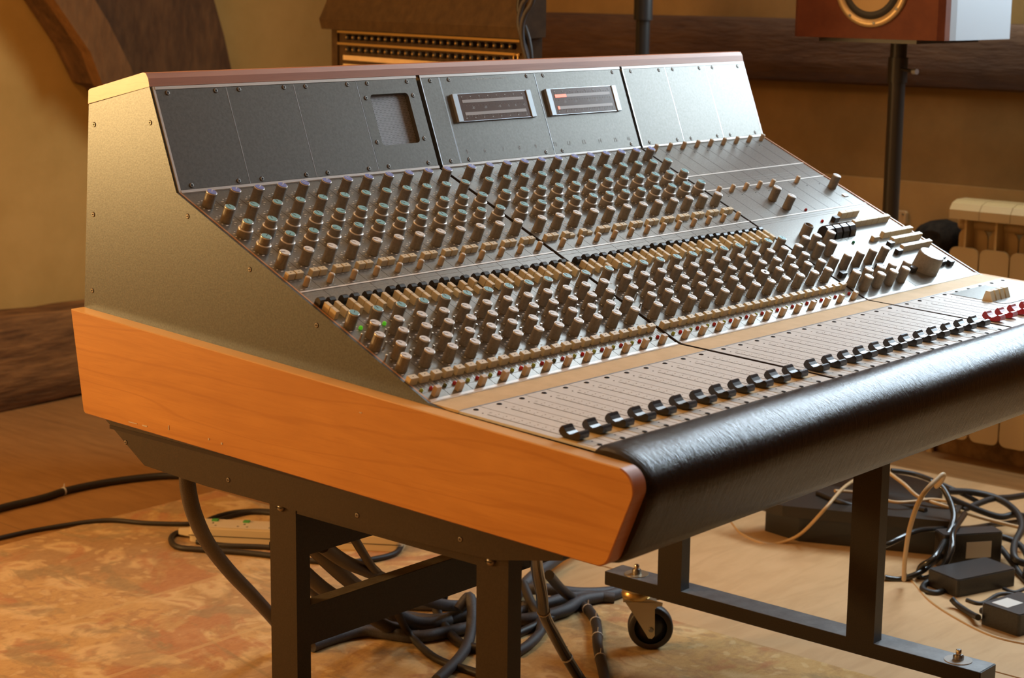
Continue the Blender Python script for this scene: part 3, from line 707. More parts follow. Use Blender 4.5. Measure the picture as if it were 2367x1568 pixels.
# ------------------------------------------------------------------ sloping control panels
def ticks(mb, x, s, r=0.0112, n=11):
    for i in range(n):
        a = math.radians(-60 + 300 * i / (n - 1)); c = (x - r * math.cos(a - math.pi / 2 + math.radians(0)) , s + r * math.sin(a))
        a = math.radians(240 - 300 * i / (n - 1)); cx_, cy_ = x + r * math.cos(a), s + r * math.sin(a)
        w_, h_ = (0.0010, 0.0007) if i % 3 else (0.0019, 0.0008)
        mb.box(cx_ - w_, cx_ + w_, cy_ - h_, cy_ + h_, 0.0, 0.0002, print_w)
for b in range(3):
    x0, x1 = BE[b]; mb = MB()
    mb.box(x0, x1, 0.0038, 0.4832, -0.003, 0.0, panel_m)
    mb.box(x0, x1, 0.0, 0.0038, -0.004, 0.0010, trim_m)
    cp = mb.obj('control_panel', con, None, MS(0, 0))
    # panel seams
    sm = MB(); ox = BO[b] + 0.0037
    for k in range(1, 12 if b < 2 else 9):
        xx = ox + 0.04 * k
        if b < 2: sm.box(xx - 0.00025, xx + 0.00025, 0.004, 0.4832, 0.0, 0.00012, gap_m)
        else:
            sm.box(xx - 0.00025, xx + 0.00025, 0.2425, 0.4832, 0.0, 0.00012, gap_m)
    if b == 2:
        for xx, a, c_ in ((1.143, 0.0045, 0.18),): sm.box(xx - 0.0003, xx + 0.0003, a, c_, 0.0, 0.00012, gap_m)
    sm.obj('panel_seams', cp, None, MS(0, 0))
    st = MB()
    for s in ((0.2415,) if b < 2 else (0.3858, 0.3388, 0.2410)): st.box(x0, x1, s - 0.0013, s + 0.0013, 0, 0.0006, trim_m)
    st.obj('divider_strip', cp, None, MS(0, 0))
    pm = MB()
    if b < 2:
        pm.box(x0, x1, 0.2320, 0.2323, 0, 0.0002, print_f)
        for k in range(12):
            cx_ = 0.0237 + BO[b] + 0.04 * k
            for s in (0.4505, 0.412, 0.375, 0.338, 0.300): ticks(pm, cx_, s, 0.0125)
            for dx, s in ((-0.006, .160), (0.0075, .1352), (-0.006, .1125), (0.0075, .0885), (-0.006, .0655)): ticks(pm, cx_ + dx, s, 0.0105, 7)
            for j in range(7): pm.box(cx_ - 0.015 + j * 0.005, cx_ - 0.0146 + j * 0.005, 0.0235, 0.0325, 0, 0.0002, print_w)
            pm.box(cx_ - 0.017, cx_ + 0.017, 0.0175, 0.0178, 0, 0.0002, print_f)
            for j in range(4): pm.box(cx_ - 0.014 + j * 0.008, cx_ - 0.010 + j * 0.008, 0.2655, 0.2662, 0, 0.0002, print_f)
            for j in range(3): pm.box(cx_ - 0.012 + j * 0.008, cx_ - 0.008 + j * 0.008, 0.2463, 0.2469, 0, 0.0002, print_w)
    else:
        for s in (0.3625, 0.3485, 0.3555, 0.2330, 0.2280): pm.box(x0, x1, s, s + 0.0003, 0, 0.0002, print_f)
        for k in range(9):
            for s in (0.4575, 0.3170): pm.lathe([(0.0014, 0), (0.0014, 0.0002)], hole_m, 10, Matrix.Translation((1.018 + 0.04 * k, s, 0)))
            pm.box(1.0 + 0.04 * k, 1.006 + 0.04 * k, 0.392, 0.3928, 0, 0.0002, print_f)
    pm.obj('printed_marks', cp, None, MS(0, 0))
for b in (1, 2):
    xl = BE[b][0]; mb = MB()
    mb.box(xl - 0.0014, xl - 0.0002, -0.2500, -0.0002, -0.006, 0.0004, gap_m, MT(0, 0)); mb.box(xl - 0.0014, xl - 0.0002, 0.0, 0.4832, -0.006, 0.0002, gap_m, MS(0, 0))
    mb.obj('slot_liner', con)
# ---- knob prototypes
def knob_body(h, r0, r1, stacked=False, hollow=False):
    mb = MB()
    if stacked:
        mb.lathe([(0.0100, 0), (0.0098, 0.0098), (0.0092, 0.0104)], knob_m, 24, None, True, True, False)
        mb.lathe([(0.0098, 0.0094), (0.0100, 0.0102), (0.0094, 0.0108), (0.0076, 0.0106)], rim_m, 24, None, True, False, False)
        mb.lathe([(0.0076, 0.0104), (r1, h - 0.0012)], knob_m, 24, None, True, False, False)
    else:
        mb.lathe([(r0, 0), (r0, 0.0015), (r0 * 0.975, 0.0022), (r1, h - 0.0012)], knob_m, 24, None, True, True, False)
        for k in range(18):     # grip ribs
            a = 2 * math.pi * k / 18
            mb.box(-0.00028, 0.00028, r1 * 0.99, r1 * 1.035, 0.004, h - 0.002, knob_m, Matrix.Rotation(a, 4, 'Z'))
    mb.lathe([(r1, h - 0.0012), (r1 * 1.01, h - 0.0004), (r1 * 0.98, h), (r1 * 0.91, h - 0.0002)], rim_m, 24, None, True, False, hollow is False)
    return mb.mesh('knob')
def cap_mesh(r, h, mt, pointer=True):
    mb = MB(); mb.lathe([(r * 0.88, h - 0.0003), (r * 0.87, h + 0.0004)], mt, 24)
    if pointer: mb.box(-0.0004, 0.0004, -r * 0.1, r * 0.8, h + 0.0004, h + 0.0006, pointer_m)
    return mb.mesh('knob_cap')
KH = 0.0205
K1 = knob_body(KH, 0.0078, 0.0070); K2 = knob_body(KH + 0.0005, 0.0076, 0.0071, True)
K3 = knob_body(0.0205, 0.0074, 0.0068); K4 = knob_body(0.024, 0.0078, 0.0072)
CB = cap_mesh(0.0070, KH, cap_blue); CB = None
def cap_w(r, h, mt, pm_):
    mb = MB(); mb.lathe([(r * 0.88, h - 0.0003), (r * 0.87, h + 0.0004)], mt, 24)
    mb.box(-0.0004, 0.0004, -r * 0.05, r * 0.8, h + 0.0004, h + 0.0006, pm_); return mb.mesh('knob_cap')
C_BLUE = cap_w(0.0070, KH, cap_blue, print_w); C_TEAL = cap_w(0.0070, KH, cap_teal, pointer_m); C_TEAL2 = cap_w(0.0071, KH + 0.0005, cap_teal, pointer_m)
C_PALE = cap_w(0.0070, KH, cap_white, pointer_m); C_PALE3 = cap_w(0.0068, 0.0205, cap_white, pointer_m); C_TEAL3 = cap_w(0.0068, 0.0205, cap_teal, pointer_m); C_PALE4 = cap_w(0.0072, 0.024, cap_white, pointer_m)
def knob(nm, body_, cap_, x, s, rz):
    k = inst(body_, nm, con, MS(x, s, 0, rz)); inst(cap_, 'knob_cap', k, MS(x, s, 0, rz)); return k
def btn_mesh(w_, l_, h_, mt, bev=0.0007, dot=True):
    mb = MB(); mb.box(-w_ / 2, w_ / 2, -l_ / 2, l_ / 2, 0, h_, mt, None, bev)
    if dot: mb.box(-0.0008, 0.0008, -0.0005, 0.0005, h_, h_ + 0.0002, print_d)
    return mb.mesh('button')
SQ = btn_mesh(0.0122, 0.0080, 0.0085, cream_m); SQ2 = btn_mesh(0.0135, 0.0085, 0.0095, cream_m)
mb = MB(); mb.lathe([(0.0040, 0), (0.0040, 0.0108), (0.0034, 0.0120), (0.0022, 0.0124)], small_m, 16); SC = mb.mesh('small_cap')
mb = MB(); mb.box(-0.0043, 0.0043, -0.0034, 0.0034, 0, 0.0125, small_m, None, 0.0008); SB = mb.mesh('small_cap')
mb = MB(); mb.box(-0.0031, 0.0031, -0.0058, 0.0058, 0, 0.0108, cream_m, None, 0.0005); KEY = mb.mesh('selector_key')
mb = MB(); mb.prism([(-0.0048, 0), (0.0048, 0), (0.0050, 0.0070), (0.0030, 0.0112), (0.0, 0.0120), (-0.0034, 0.0105), (-0.0048, 0.0070)], -0.0046, 0.0046, black_m, 'x'); BK = mb.mesh('black_key')
mb = MB(); mb.lathe([(0.0017, 0), (0.0013, 0.001), (0.0009, 0.0075), (0.0015, 0.0085), (0.0013, 0.0095)], chrome_m, 10); PIN = mb.mesh('toggle_pin')
def led_mesh(mt):
    mb = MB(); mb.lathe([(0.0025, 0), (0.0025, 0.0022), (0.0019, 0.0036), (0.0008, 0.0042)], mt, 12); return mb.mesh('led')
LG, LR, LON = led_mesh(led_g), led_mesh(led_r), led_mesh(led_on)
led_g2 = mat('led_green_dark', (0.10, 0.12, 0.035), 0.25); led_r2 = mat('led_red_bright', (0.62, 0.02, 0.025), 0.2); LG2 = led_mesh(led_g2); LR2 = led_mesh(led_r2)
rk = random.Random(21)
for ch in range(24):
    b = ch // 12; cx_ = 0.0237 + BO[b] + 0.04 * (ch % 12)
    ro = lambda a=2.3, b_=-2.3: rk.uniform(b_, a)
    knob('blue_capped_knob', K1, C_BLUE, cx_, 0.4505, rk.choice((-0.9, -0.7, -0.5, 0.2)))
    knob('teal_capped_knob', K1, C_TEAL, cx_, 0.4120, ro(1, -1))
    knob('stacked_knob', K2, C_TEAL2, cx_, 0.3750, ro()); knob('stacked_knob', K2, C_TEAL2, cx_, 0.3380, ro())
    knob('white_capped_knob', K1, C_PALE, cx_, 0.3002, ro(0.9, -0.3) + 0.5)
    for dx in (-0.0068, 0.0068):
        press = 0.004 if (ch in (13, 14) and dx > 0) else 0.0
        inst(SQ, 'cream_button', con, MS(cx_ - 0.0020 + dx, 0.2730, -press))
    inst(SC, 'push_cap', con, MS(cx_ + 0.0032, 0.2540))
    for dx in (-0.0118, 0.0062):
        pr_k = rk.choice((0, 0, 0, 0, 0.0012, -0.0008))
        inst(BK, 'black_key', con, MS(cx_ + dx - 0.0012, 0.2095, -0.002 if rk.random() < 0.7 else 0))
        inst(KEY, 'selector_key', con, MS(cx_ + dx, 0.1966, -pr_k)); inst(KEY, 'selector_key', con, MS(cx_ + dx, 0.1845, -pr_k if rk.random() < .8 else -0.003))
    knob('teal_level_knob', K3, C_TEAL3, cx_ - 0.0058, 0.1602, ro(0.5, -0.9))
    for dx, s in ((0.0070, 0.1350), (-0.0062, 0.1122), (0.0078, 0.0885), (-0.0055, 0.0658)):
        if ch == 19 and s == 0.0885:
            kk = inst(K3, 'uncapped_knob', con, MS(cx_ + dx, s)); 
            q = MB(); q.lathe([(0.0022, 0.0200), (0.0022, 0.0210)], print_d, 12); q.obj('shaft', kk, None, MS(cx_ + dx, s))
        else: knob('level_knob', K3, C_PALE3, cx_ + dx, s, rk.uniform(0.35, 1.0))
    for dx, s in ((-0.0133, 0.1322), (0.0062 - 0.0, 0.1095), (-0.0138, 0.0862)): inst(PIN, 'toggle_pin', con, MS(cx_ + dx, s))
    for dx in (-0.0140, 0.0055): inst(SQ2, 'square_button', con, MS(cx_ + dx, 0.0392))
    inst(LG if (ch * 7) % 5 not in (2,) else LG2, 'green_led', con, MS(cx_ - 0.0135, 0.0215))
    inst(LR2 if ch in (4, 7, 10, 12, 15, 18, 21) else LR, 'red_led', con, MS(cx_ + 0.0030, 0.0215))
    inst(SB if ch else SB, 'square_push_cap', con, MS(cx_ - 0.0008, 0.0105))
for cx_ in (0.0300, 0.0700): inst(LON, 'lit_green_led', con, MS(cx_, 0.1530))
# ---- master section
for k in range(9): inst(SC, 'round_push_cap', con, MS(1.0035 + 0.04 * k, 0.4728))
for k in (0, 1, 2, 3, 4, 6): inst(SC, 'round_push_cap', con, MS(1.0035 + 0.04 * k - (0.002 if k == 6 else 0), 0.3300))
for x, s in ((1.112, .2905), (1.116, .2618), (1.3165, .3015)): knob('master_knob', K4, C_PALE4, x, s, 0.5)
mb = MB(); mb.box(-0.006, 0.006, -0.004, 0.004, 0, 0.002, alu_m, None, 0.0004); mb.obj('flat_button', con, None, MS(1.317, 0.2716))
inst(LR2, 'red_led', con, MS(1.1520, 0.2095)); inst(LR, 'red_led', con, MS(1.1542, 0.2470)); inst(led_mesh(mat('led_teal', (0.02, 0.33, 0.18), 0.25)), 'green_led', con, MS(1.1493, 0.1407))
MBT = btn_mesh(0.0190, 0.0080, 0.0115, cream_m, 0.0006, False); MBK = btn_mesh(0.0150, 0.0085, 0.0085, black_m, 0.0006, False); MBL = btn_mesh(0.0180, 0.0080, 0.0085, cream_m, 0.0006, False)
for x, s, me in [(1.186, .2060, MBK)] + [(1.2155 + .0196 * k, .2125, MBT) for k in range(3)] + [(1.2165 + .0196 * k, .1838, MBT) for k in range(6)] + \
        [(1.2110, .1375, MBL)] + [(1.2480 + .0196 * k, .1415, MBT) for k in range(5)] + [(1.2280, .1155, MBK)] + [(1.2480 + .0196 * k, .1212, MBT) for k in range(5)] + \
        [(1.2190, .0925, MBK)] + [(1.2440 + .0196 * k, .0975, MBT) for k in range(5)]:
    inst(me, 'monitor_button' if me is not MBK else 'black_monitor_button', con, MS(min(x, 1.3315), s))
mb = MB(); mb.prism([(-0.013, 0), (0.013, 0), (0.013, 0.009), (0.0095, 0.0155), (0.003, 0.018), (-0.004, 0.017), (-0.010, 0.011)], -0.0085, 0.0085, fader_m, 'x')
mb.box(-0.006, 0.006, -0.0008, 0.0008, 0.0172, 0.0179, print_w); RKR = mb.mesh('rocker_switch')
for x in (1.106, 1.128, 1.150, 1.172): inst(RKR, 'rocker_switch', con, MS(x, .170))
for x, s, tl in ((0.998, .147, 1), (1.032, .1480, 0), (1.0775, .150, 0), (1.008, .1240, 1), (1.046, .1240, 0)): knob('monitor_knob', K4, C_PALE4, x, s, 0.5)
hk = MB(); hk.lathe([(0.0088, 0), (0.0086, 0.020), (0.0080, 0.0208), (0.0066, 0.0205), (0.0064, 0.010)], knob_m, 24, None, True, True, True); hk.obj('hollow_knob', con, None, MS(1.057, .1815))
for k in range(5): knob('monitor_knob', K4, C_PALE4, 0.9965 + 0.0390 * k, .0862, 0.8)
for x in (1.0015, 1.0410, 1.0800, 1.1150): inst(MBK, 'black_monitor_button', con, MS(x, .0655, 0))
for k in range(4): knob('monitor_knob', K4, C_PALE4, 0.9955 + 0.0372 * k, .0425, 0.8)
for k in range(4): knob('monitor_knob', K4, C_PALE4, 1.0080 + 0.0385 * k, .0262, 0.8)
knob('monitor_knob', K4, C_PALE4, 1.1510, .0405, 0.8)
bk = MB(); bk.lathe([(0.0225, 0), (0.0222, 0.006), (0.0212, 0.0285), (0.0206, 0.0298), (0.0196, 0.0302)], knob_m, 40, None, True, True, True); kb = bk.obj('large_volume_knob', con, None, MS(1.2250, .0400))
q = MB(); q.lathe([(0.0194, 0.0298), (0.0192, 0.0306)], cap_white, 36); q.obj('knob_cap', kb, None, MS(1.2250, .0400))
for x, s in ((1.187, .042), (1.286, .0430), (1.3085, .0385), (1.302, .0535)): inst(MBK, 'black_monitor_button', con, MS(x, s))

# ------------------------------------------------------------------ fader trays
for b in range(3):
    x0, x1 = ((0.0036, 0.4872), (0.4948, 0.9772), (0.9834, 1.3432))[b]; mb = MB()
    mb.box(x0, x1, -0.2500, -0.0472, -0.003, 0.0, tray_m, MT(0, 0)); mb.box(x0, x1, -0.0038, -0.0002, -0.003, 0.0008, trim_m, MT(0, 0))
    mb.box(x0, x1, -0.0472, -0.0452, -0.003, 0.0005, alu_m, MT(0, 0)); tr_ = mb.obj('fader_tray', con)
    ws = MB(); ws.box(x0, x1, -0.0452, -0.0038, -0.003, 0.0003, tape_m, MT(0, 0)); ws.obj('writing_strip', tr_)
    if b == 0:
        t2_ = MB(); t2_.box(x0, x1, -0.2170, -0.1930, 0, 0.0004, tape2_m, MT(0, 0)); t2_.obj('yellow_tape', tr_)
    pm = MB(); M0 = MT(0, 0)
    for k in range(12 if b < 2 else 9):
        sx_ = 0.0222 + 0.0112 * b + 0.48 * b + 0.04 * k; xc = sx_ - 0.0054
        if b == 2 and k in (5, 6): 
            continue
        pm.box(xc + 0.0198, xc + 0.0200, -0.243, -0.0476, 0, 0.0002, print_d, M0) if k < (11 if b < 2 else 8) else None
        if b < 2 or k < 4: pm.box(xc - 0.0003, xc + 0.0003, -0.190, -0.0780, 0, 0.0003, hole_m, M0)
        pm.lathe([(0.0010, 0), (0.0010, 0.0003)], print_d, 8, MT(xc, -0.0705))
        add_text(pm, '10', 0.0042, print_d, MT(xc + 0.0085, -0.0745, 0.0002))
        for j in range(9):
            pm.box(xc + 0.0045, xc + 0.0070, -0.0850 - j * 0.0115, -0.0846 - j * 0.0115, 0, 0.0002, print_l, M0)
            pm.box(xc + 0.0105, xc + 0.0122, -0.0854 - j * 0.0115, -0.0844 - j * 0.0115, 0, 0.0002, print_l, M0)
        if b < 2:
            pm.box(sx_ - 0.0145, sx_ + 0.0015, -0.2370, -0.2195, 0, 0.0005, print_g, M0)
            pm.lathe([(0.0011, 0), (0.0011, 0.0007)], print_d, 8, MT(xc + 0.0055, -0.2235))
    pm.obj('printed_marks', tr_)
    for k in range(12 if b < 2 else 9):
        sx_ = 0.0222 + 0.0112 * b + 0.48 * b + 0.04 * k
        inst(SCREW_DARK, 'screw', tr_, MT(sx_, -0.0554)); 
        if b < 2: inst(SCREW_DARK, 'screw', tr_, MT(sx_ - 0.0035, -0.2362))
# master tray: grey insert with four cream tabs
mb = MB(); mb.prism([(1.136, -0.058), (1.256, -0.058), (1.256, -0.155), (1.156, -0.155), (1.136, -0.150)], 0.0, 0.0008, blank_m, 'z', MT(0, 0)); mb.obj('grey_insert', con)
for k in range(4):
    mb = MB(); mb.prism([(-0.011, 0), (0.007, 0), (0.002, 0.016), (-0.005, 0.016)], -0.0060, 0.0060, cream_m, 'x'); mb.obj('cream_tab', con, None, MT(1.1400 + 0.0165 * k, -0.1215))
# fader caps
prof = [(-0.0130, 0.0030), (-0.0138, 0.0075), (-0.0120, 0.0098), (-0.0095, 0.0102), (-0.0070, 0.0088), (-0.0040, 0.0066), (0.0, 0.0056), (0.0040, 0.0070), (0.0070, 0.0098), (0.0088, 0.0122), (0.0105, 0.0124),
        (0.0128, 0.0100), (0.0142, 0.0065), (0.0125, 0.0035), (0.0080, 0.0010), (-0.0060, 0.0010)]
def fcap(mt, line):
    mb = MB(); mb.prism(prof, -0.0080, 0.0080, mt, 'x', None, False)
    mb.box(-0.0080, 0.0080, -0.0006, 0.0006, 0.0056, 0.0060, line); mb.box(-0.0008, 0.0008, -0.004, 0.004, -0.002, 0.0020, hole_m); return mb.mesh('fader_cap')
prof = [(y * 1.08, z * 1.10) for y, z in prof]
FC = fcap(fader_m, print_f); FR = fcap(fader_red, print_w)
for ch in range(24):
    b = ch // 12; xc = 0.0168 + 0.0112 * b + 0.04 * ch
    inst(FC, 'fader_cap', con, MT(xc - 0.0005, -0.2035 + rk.uniform(-0.0006, 0.0006)))
for k in range(5): inst(FR, 'red_fader_cap', con, MT(1.0010 + 0.04 * k, -0.2010))
CABLES = [
    ('thick black cable running across the floor behind the rug, wrapped with a pale tie', 0.0085, 'blk', [(0.67, 1.996, 0.009), (0.745, 2.01, 0.009), (0.859, 2.011, 0.009), (0.936, 2.024, 0.009), (1.05, 2.011, 0.009), (1.165, 1.963, 0.009), (1.213, 1.894, 0.009), (1.242, 1.774, 0.009)]),
    ('thin black cable along the far edge of the rug leading to the white power strip', 0.005, 'blk', [(0.584, 1.832, 0.005), (0.626, 1.832, 0.005), (0.726, 1.821, 0.005), (0.841, 1.764, 0.005), (0.892, 1.68, 0.005), (0.945, 1.614, 0.005), (0.971, 1.61, 0.005)]),
    ('thin black cable looping behind the left end of the white power strip', 0.006, 'blk', [(0.98, 1.595, 0.006), (1.034, 1.605, 0.006), (1.086, 1.593, 0.006), (1.133, 1.533, 0.006), (1.124, 1.357, 0.006)]),
    ('thinner black cable crossing behind the power strip', 0.005, 'blk', [(0.991, 1.583, 0.005), (1.063, 1.588, 0.005), (1.112, 1.566, 0.005), (1.145, 1.462, 0.005), (1.132, 1.325, 0.005)]),
    ('black flex making a loop in front of the white power strip', 0.006, 'blk', [(0.903, 1.559, 0.015), (0.881, 1.571, 0.008), (0.846, 1.541, 0.006), (0.826, 1.492, 0.006), (0.85, 1.441, 0.006), (0.892, 1.369, 0.006), (0.923, 1.298, 0.006), (0.951, 1.226, 0.006), (0.991, 1.166, 0.006), (1.049, 1.138, 0.006), (1.104, 1.137, 0.006), (1.16, 1.173, 0.006)]),
    ('short black cable lying tight against the front of the power strip', 0.0055, 'blk', [(0.878, 1.496, 0.005), (0.9, 1.433, 0.005), (0.953, 1.358, 0.005), (0.996, 1.273, 0.005)]),
    ('thick braided cable hanging alone under the back of the console, left of the front leg', 0.0115, 'braid', [(0.054, 0.5, 0.51), (0.072, 0.521, 0.475), (0.116, 0.563, 0.42), (0.208, 0.647, 0.34), (0.321, 0.733, 0.25), (0.44, 0.815, 0.16), (0.547, 0.877, 0.07), (0.581, 0.891, 0.03), (0.591, 0.887, 0.012)]),
    ('braided cable hanging right beside the left front leg and dropping behind the stretcher', 0.0115, 'braid', [(0.142, 0.419, 0.4), (0.296, 0.536, 0.3), (0.456, 0.65, 0.2), (0.631, 0.76, 0.1), (0.742, 0.797, 0.03), (0.797, 0.786, 0.014)]),
    ('thickest braided cable hanging behind the stretcher, middle of the hanging bundle', 0.0125, 'braid', [(0.15, 0.375, 0.42), (0.351, 0.538, 0.3), (0.518, 0.664, 0.2), (0.68, 0.756, 0.1), (0.79, 0.779, 0.03), (0.865, 0.764, 0.014)]),
    ('braided cable of the hanging bundle reaching furthest to the right', 0.0105, 'braid', [(0.182, 0.371, 0.4), (0.369, 0.519, 0.3), (0.527, 0.613, 0.22), (0.703, 0.696, 0.12), (0.859, 0.758, 0.05), (0.97, 0.773, 0.02)]),
    ('thin black cable falling from the console behind the stretcher and curving over the rug', 0.007, 'blk', [(0.187, 0.338, 0.45), (0.314, 0.439, 0.36), (0.467, 0.563, 0.26), (0.567, 0.643, 0.2), (0.701, 0.735, 0.08), (0.756, 0.757, 0.02), (0.719, 0.659, 0.007), (0.717, 0.566, 0.007), (0.715, 0.486, 0.007)]),
    ('short black cable touching the rug low behind the left leg', 0.008, 'blk', [(0.447, 0.7, 0.22), (0.525, 0.763, 0.16), (0.608, 0.824, 0.1), (0.7, 0.876, 0.03), (0.724, 0.856, 0.014)]),
    ('braided cable sweeping low over the rug, frontmost of the coiled pile', 0.0115, 'braid', [(0.607, 0.855, 0.012), (0.67, 0.856, 0.012), (0.727, 0.837, 0.012), (0.764, 0.754, 0.012), (0.843, 0.722, 0.012), (0.919, 0.706, 0.014), (1.032, 0.698, 0.016), (1.129, 0.683, 0.016), (1.181, 0.629, 0.012)]),
    ('braided cable running through the middle of the coiled pile on the rug', 0.012, 'braid', [(0.745, 0.877, 0.014), (0.81, 0.865, 0.014), (0.847, 0.79, 0.014), (0.907, 0.759, 0.014), (0.955, 0.674, 0.012), (1.045, 0.646, 0.012), (1.118, 0.658, 0.012), (1.199, 0.644, 0.012), (1.318, 0.65, 0.012)]),
    ('braided cable at the back of the coiled pile rising towards the right', 0.01, 'braid', [(0.875, 0.895, 0.012), (0.915, 0.843, 0.014), (0.966, 0.802, 0.014), (1.056, 0.783, 0.02), (1.223, 0.837, 0.02), (1.322, 0.851, 0.03), (1.423, 0.875, 0.03)]),
    ('braided cable going up behind the second leg towards the armrest', 0.012, 'braid', [(1.042, 0.76, 0.02), (1.13, 0.792, 0.03), (1.26, 0.834, 0.03), (1.369, 0.866, 0.03)]),
    ('braided cable standing up in a loop left of the second leg', 0.01, 'braid', [(0.852, 0.731, 0.05), (0.875, 0.725, 0.07), (0.852, 0.697, 0.05), (0.81, 0.666, 0.02), (0.739, 0.626, 0.01), (0.64, 0.585, 0.01)]),
    ('flat braided cable running from the second leg to the castor', 0.0115, 'braid', [(1.06, 0.797, 0.02), (1.088, 0.735, 0.03), (1.142, 0.682, 0.02), (1.213, 0.655, 0.012), (1.281, 0.643, 0.012)]),
    ('dark cable lying diagonally on the rug right of the second leg', 0.008, 'blk', [(0.905, 0.636, 0.01), (0.992, 0.643, 0.01), (1.095, 0.655, 0.01), (1.177, 0.658, 0.01)]),
    ('bluish braided cable curving beside the foot of the second leg', 0.009, 'braid', [(0.833, 0.574, 0.009), (0.881, 0.585, 0.009), (0.945, 0.614, 0.009), (0.995, 0.666, 0.012), (1.016, 0.716, 0.02)]),
    ('short dark cable twisting under the glossy cable', 0.009, 'blk', [(1.043, 0.74, 0.05), (1.005, 0.685, 0.03), (0.98, 0.635, 0.015), (0.927, 0.604, 0.012)]),
    ('dark cable crossing the coiled pile from back to front', 0.009, 'blk', [(0.865, 0.785, 0.1), (0.865, 0.78, 0.06), (0.888, 0.818, 0.02), (0.823, 0.725, 0.01), (0.796, 0.658, 0.01), (0.816, 0.604, 0.01)]),
    ('glossy black cable with white ties hanging right of the second leg', 0.0095, 'gloss', [(0.35, 0.131, 0.42), (0.478, 0.234, 0.33), (0.575, 0.305, 0.25), (0.634, 0.348, 0.19), (0.703, 0.385, 0.13), (0.758, 0.402, 0.07), (0.792, 0.396, 0.02), (0.772, 0.357, 0.01)]),
    ('black cable with several pale ties lying on the rug left of the castor', 0.0095, 'blk', [(0.952, 0.602, 0.12), (1.064, 0.662, 0.05), (1.107, 0.655, 0.011), (1.083, 0.609, 0.011), (1.029, 0.551, 0.01), (0.952, 0.488, 0.01), (0.875, 0.417, 0.01), (0.817, 0.364, 0.01)]),
    ('thin cream cable hanging in an arc left of the right front leg', 0.0035, 'cream', [(1.91, 0.523, 0.13), (1.796, 0.502, 0.13), (1.682, 0.479, 0.11), (1.734, 0.564, 0.03), (1.72, 0.608, 0.004), (1.695, 0.635, 0.004), (1.722, 0.702, 0.004), (1.787, 0.775, 0.004)]),
    ('cream cable standing up in a tall loop right of the right leg', 0.0045, 'cream', [(1.641, 0.267, 0.02), (1.539, 0.212, 0.1), (1.421, 0.142, 0.2), (1.391, 0.107, 0.27), (1.431, 0.096, 0.3), (1.456, 0.099, 0.3), (1.508, 0.131, 0.27), (1.575, 0.174, 0.24)]),
    ('cream cable curving along the floor in front of the adapters', 0.0035, 'cream', [(1.678, 0.286, 0.02), (1.684, 0.271, 0.004), (1.601, 0.187, 0.004), (1.545, 0.103, 0.004), (1.503, 0.012, 0.004), (1.504, -0.055, 0.004), (1.529, -0.102, 0.004)]),
    ('cream cable running right over the black cable tangle', 0.004, 'cream', [(1.978, 0.503, 0.13), (1.942, 0.44, 0.12), (1.937, 0.4, 0.1), (1.944, 0.338, 0.09), (2.015, 0.303, 0.06), (2.037, 0.244, 0.05), (2.031, 0.172, 0.05)]),
    ('short cream cable lying on the dark stand base', 0.0035, 'cream', [(1.826, 0.54, 0.11), (1.878, 0.513, 0.1), (1.866, 0.427, 0.1), (1.897, 0.394, 0.1), (1.938, 0.375, 0.1), (1.954, 0.334, 0.1)]),
    ('glossy black cable running from the right leg over the tangle to the right', 0.006, 'gloss', [(1.671, 0.363, 0.05), (1.694, 0.328, 0.07), (1.772, 0.314, 0.08), (1.853, 0.298, 0.07), (1.955, 0.291, 0.05), (2.05, 0.279, 0.04), (2.149, 0.26, 0.03), (2.303, 0.267, 0.01)]),
    ('glossy black cable bent in a tight hook above the adapters', 0.0065, 'gloss', [(1.922, 0.286, 0.09), (1.818, 0.256, 0.08), (1.768, 0.233, 0.06), (1.74, 0.235, 0.03), (1.721, 0.253, 0.008), (1.709, 0.27, 0.007), (1.71, 0.267, 0.03), (1.721, 0.246, 0.05), (1.812, 0.267, 0.07), (1.869, 0.284, 0.1), (1.902, 0.328, 0.14), (1.896, 0.355, 0.15)]),
    ('black cable coming out behind the right leg near the floor', 0.006, 'gloss', [(1.651, 0.315, 0.01), (1.671, 0.292, 0.007), (1.698, 0.265, 0.02), (1.753, 0.262, 0.03), (1.817, 0.277, 0.03)]),
    ('thick black cable making the outer curve of the tangle at far right', 0.0075, 'blk', [(2.055, 0.396, 0.09), (2.118, 0.366, 0.08), (2.139, 0.315, 0.07), (2.103, 0.256, 0.06), (2.037, 0.212, 0.05), (1.943, 0.182, 0.04), (1.88, 0.146, 0.03), (1.93, 0.122, 0.01)]),
    ('black cable rising towards the right edge behind the tangle', 0.007, 'blk', [(2.006, 0.334, 0.07), (2.126, 0.329, 0.07), (2.208, 0.318, 0.06), (2.315, 0.307, 0.05)]),
    ('black cable kinked in the middle of the tangle', 0.007, 'blk', [(1.978, 0.356, 0.1), (2.037, 0.325, 0.07), (2.079, 0.284, 0.05), (2.12, 0.264, 0.05), (2.171, 0.237, 0.03)]),
    ('black cable going down diagonally right of the upright adapter', 0.0065, 'blk', [(1.959, 0.253, 0.04), (1.938, 0.212, 0.03), (1.89, 0.16, 0.02), (1.853, 0.122, 0.01), (1.814, 0.085, 0.01)]),
    ('black cable arching over the upright adapter', 0.0065, 'blk', [(1.937, 0.296, 0.05), (1.948, 0.238, 0.05), (1.96, 0.185, 0.04), (1.909, 0.136, 0.03), (1.83, 0.102, 0.02)]),
    ('black cable lying on top of the stand base at its back', 0.0055, 'blk', [(2.058, 0.537, 0.11), (2.099, 0.494, 0.1), (2.08, 0.4, 0.09), (2.123, 0.358, 0.06)]),
    ('black cable lying on the stand base in front', 0.0055, 'blk', [(1.849, 0.596, 0.09), (1.822, 0.526, 0.09), (1.849, 0.489, 0.08), (1.905, 0.449, 0.08), (1.889, 0.358, 0.09)]),
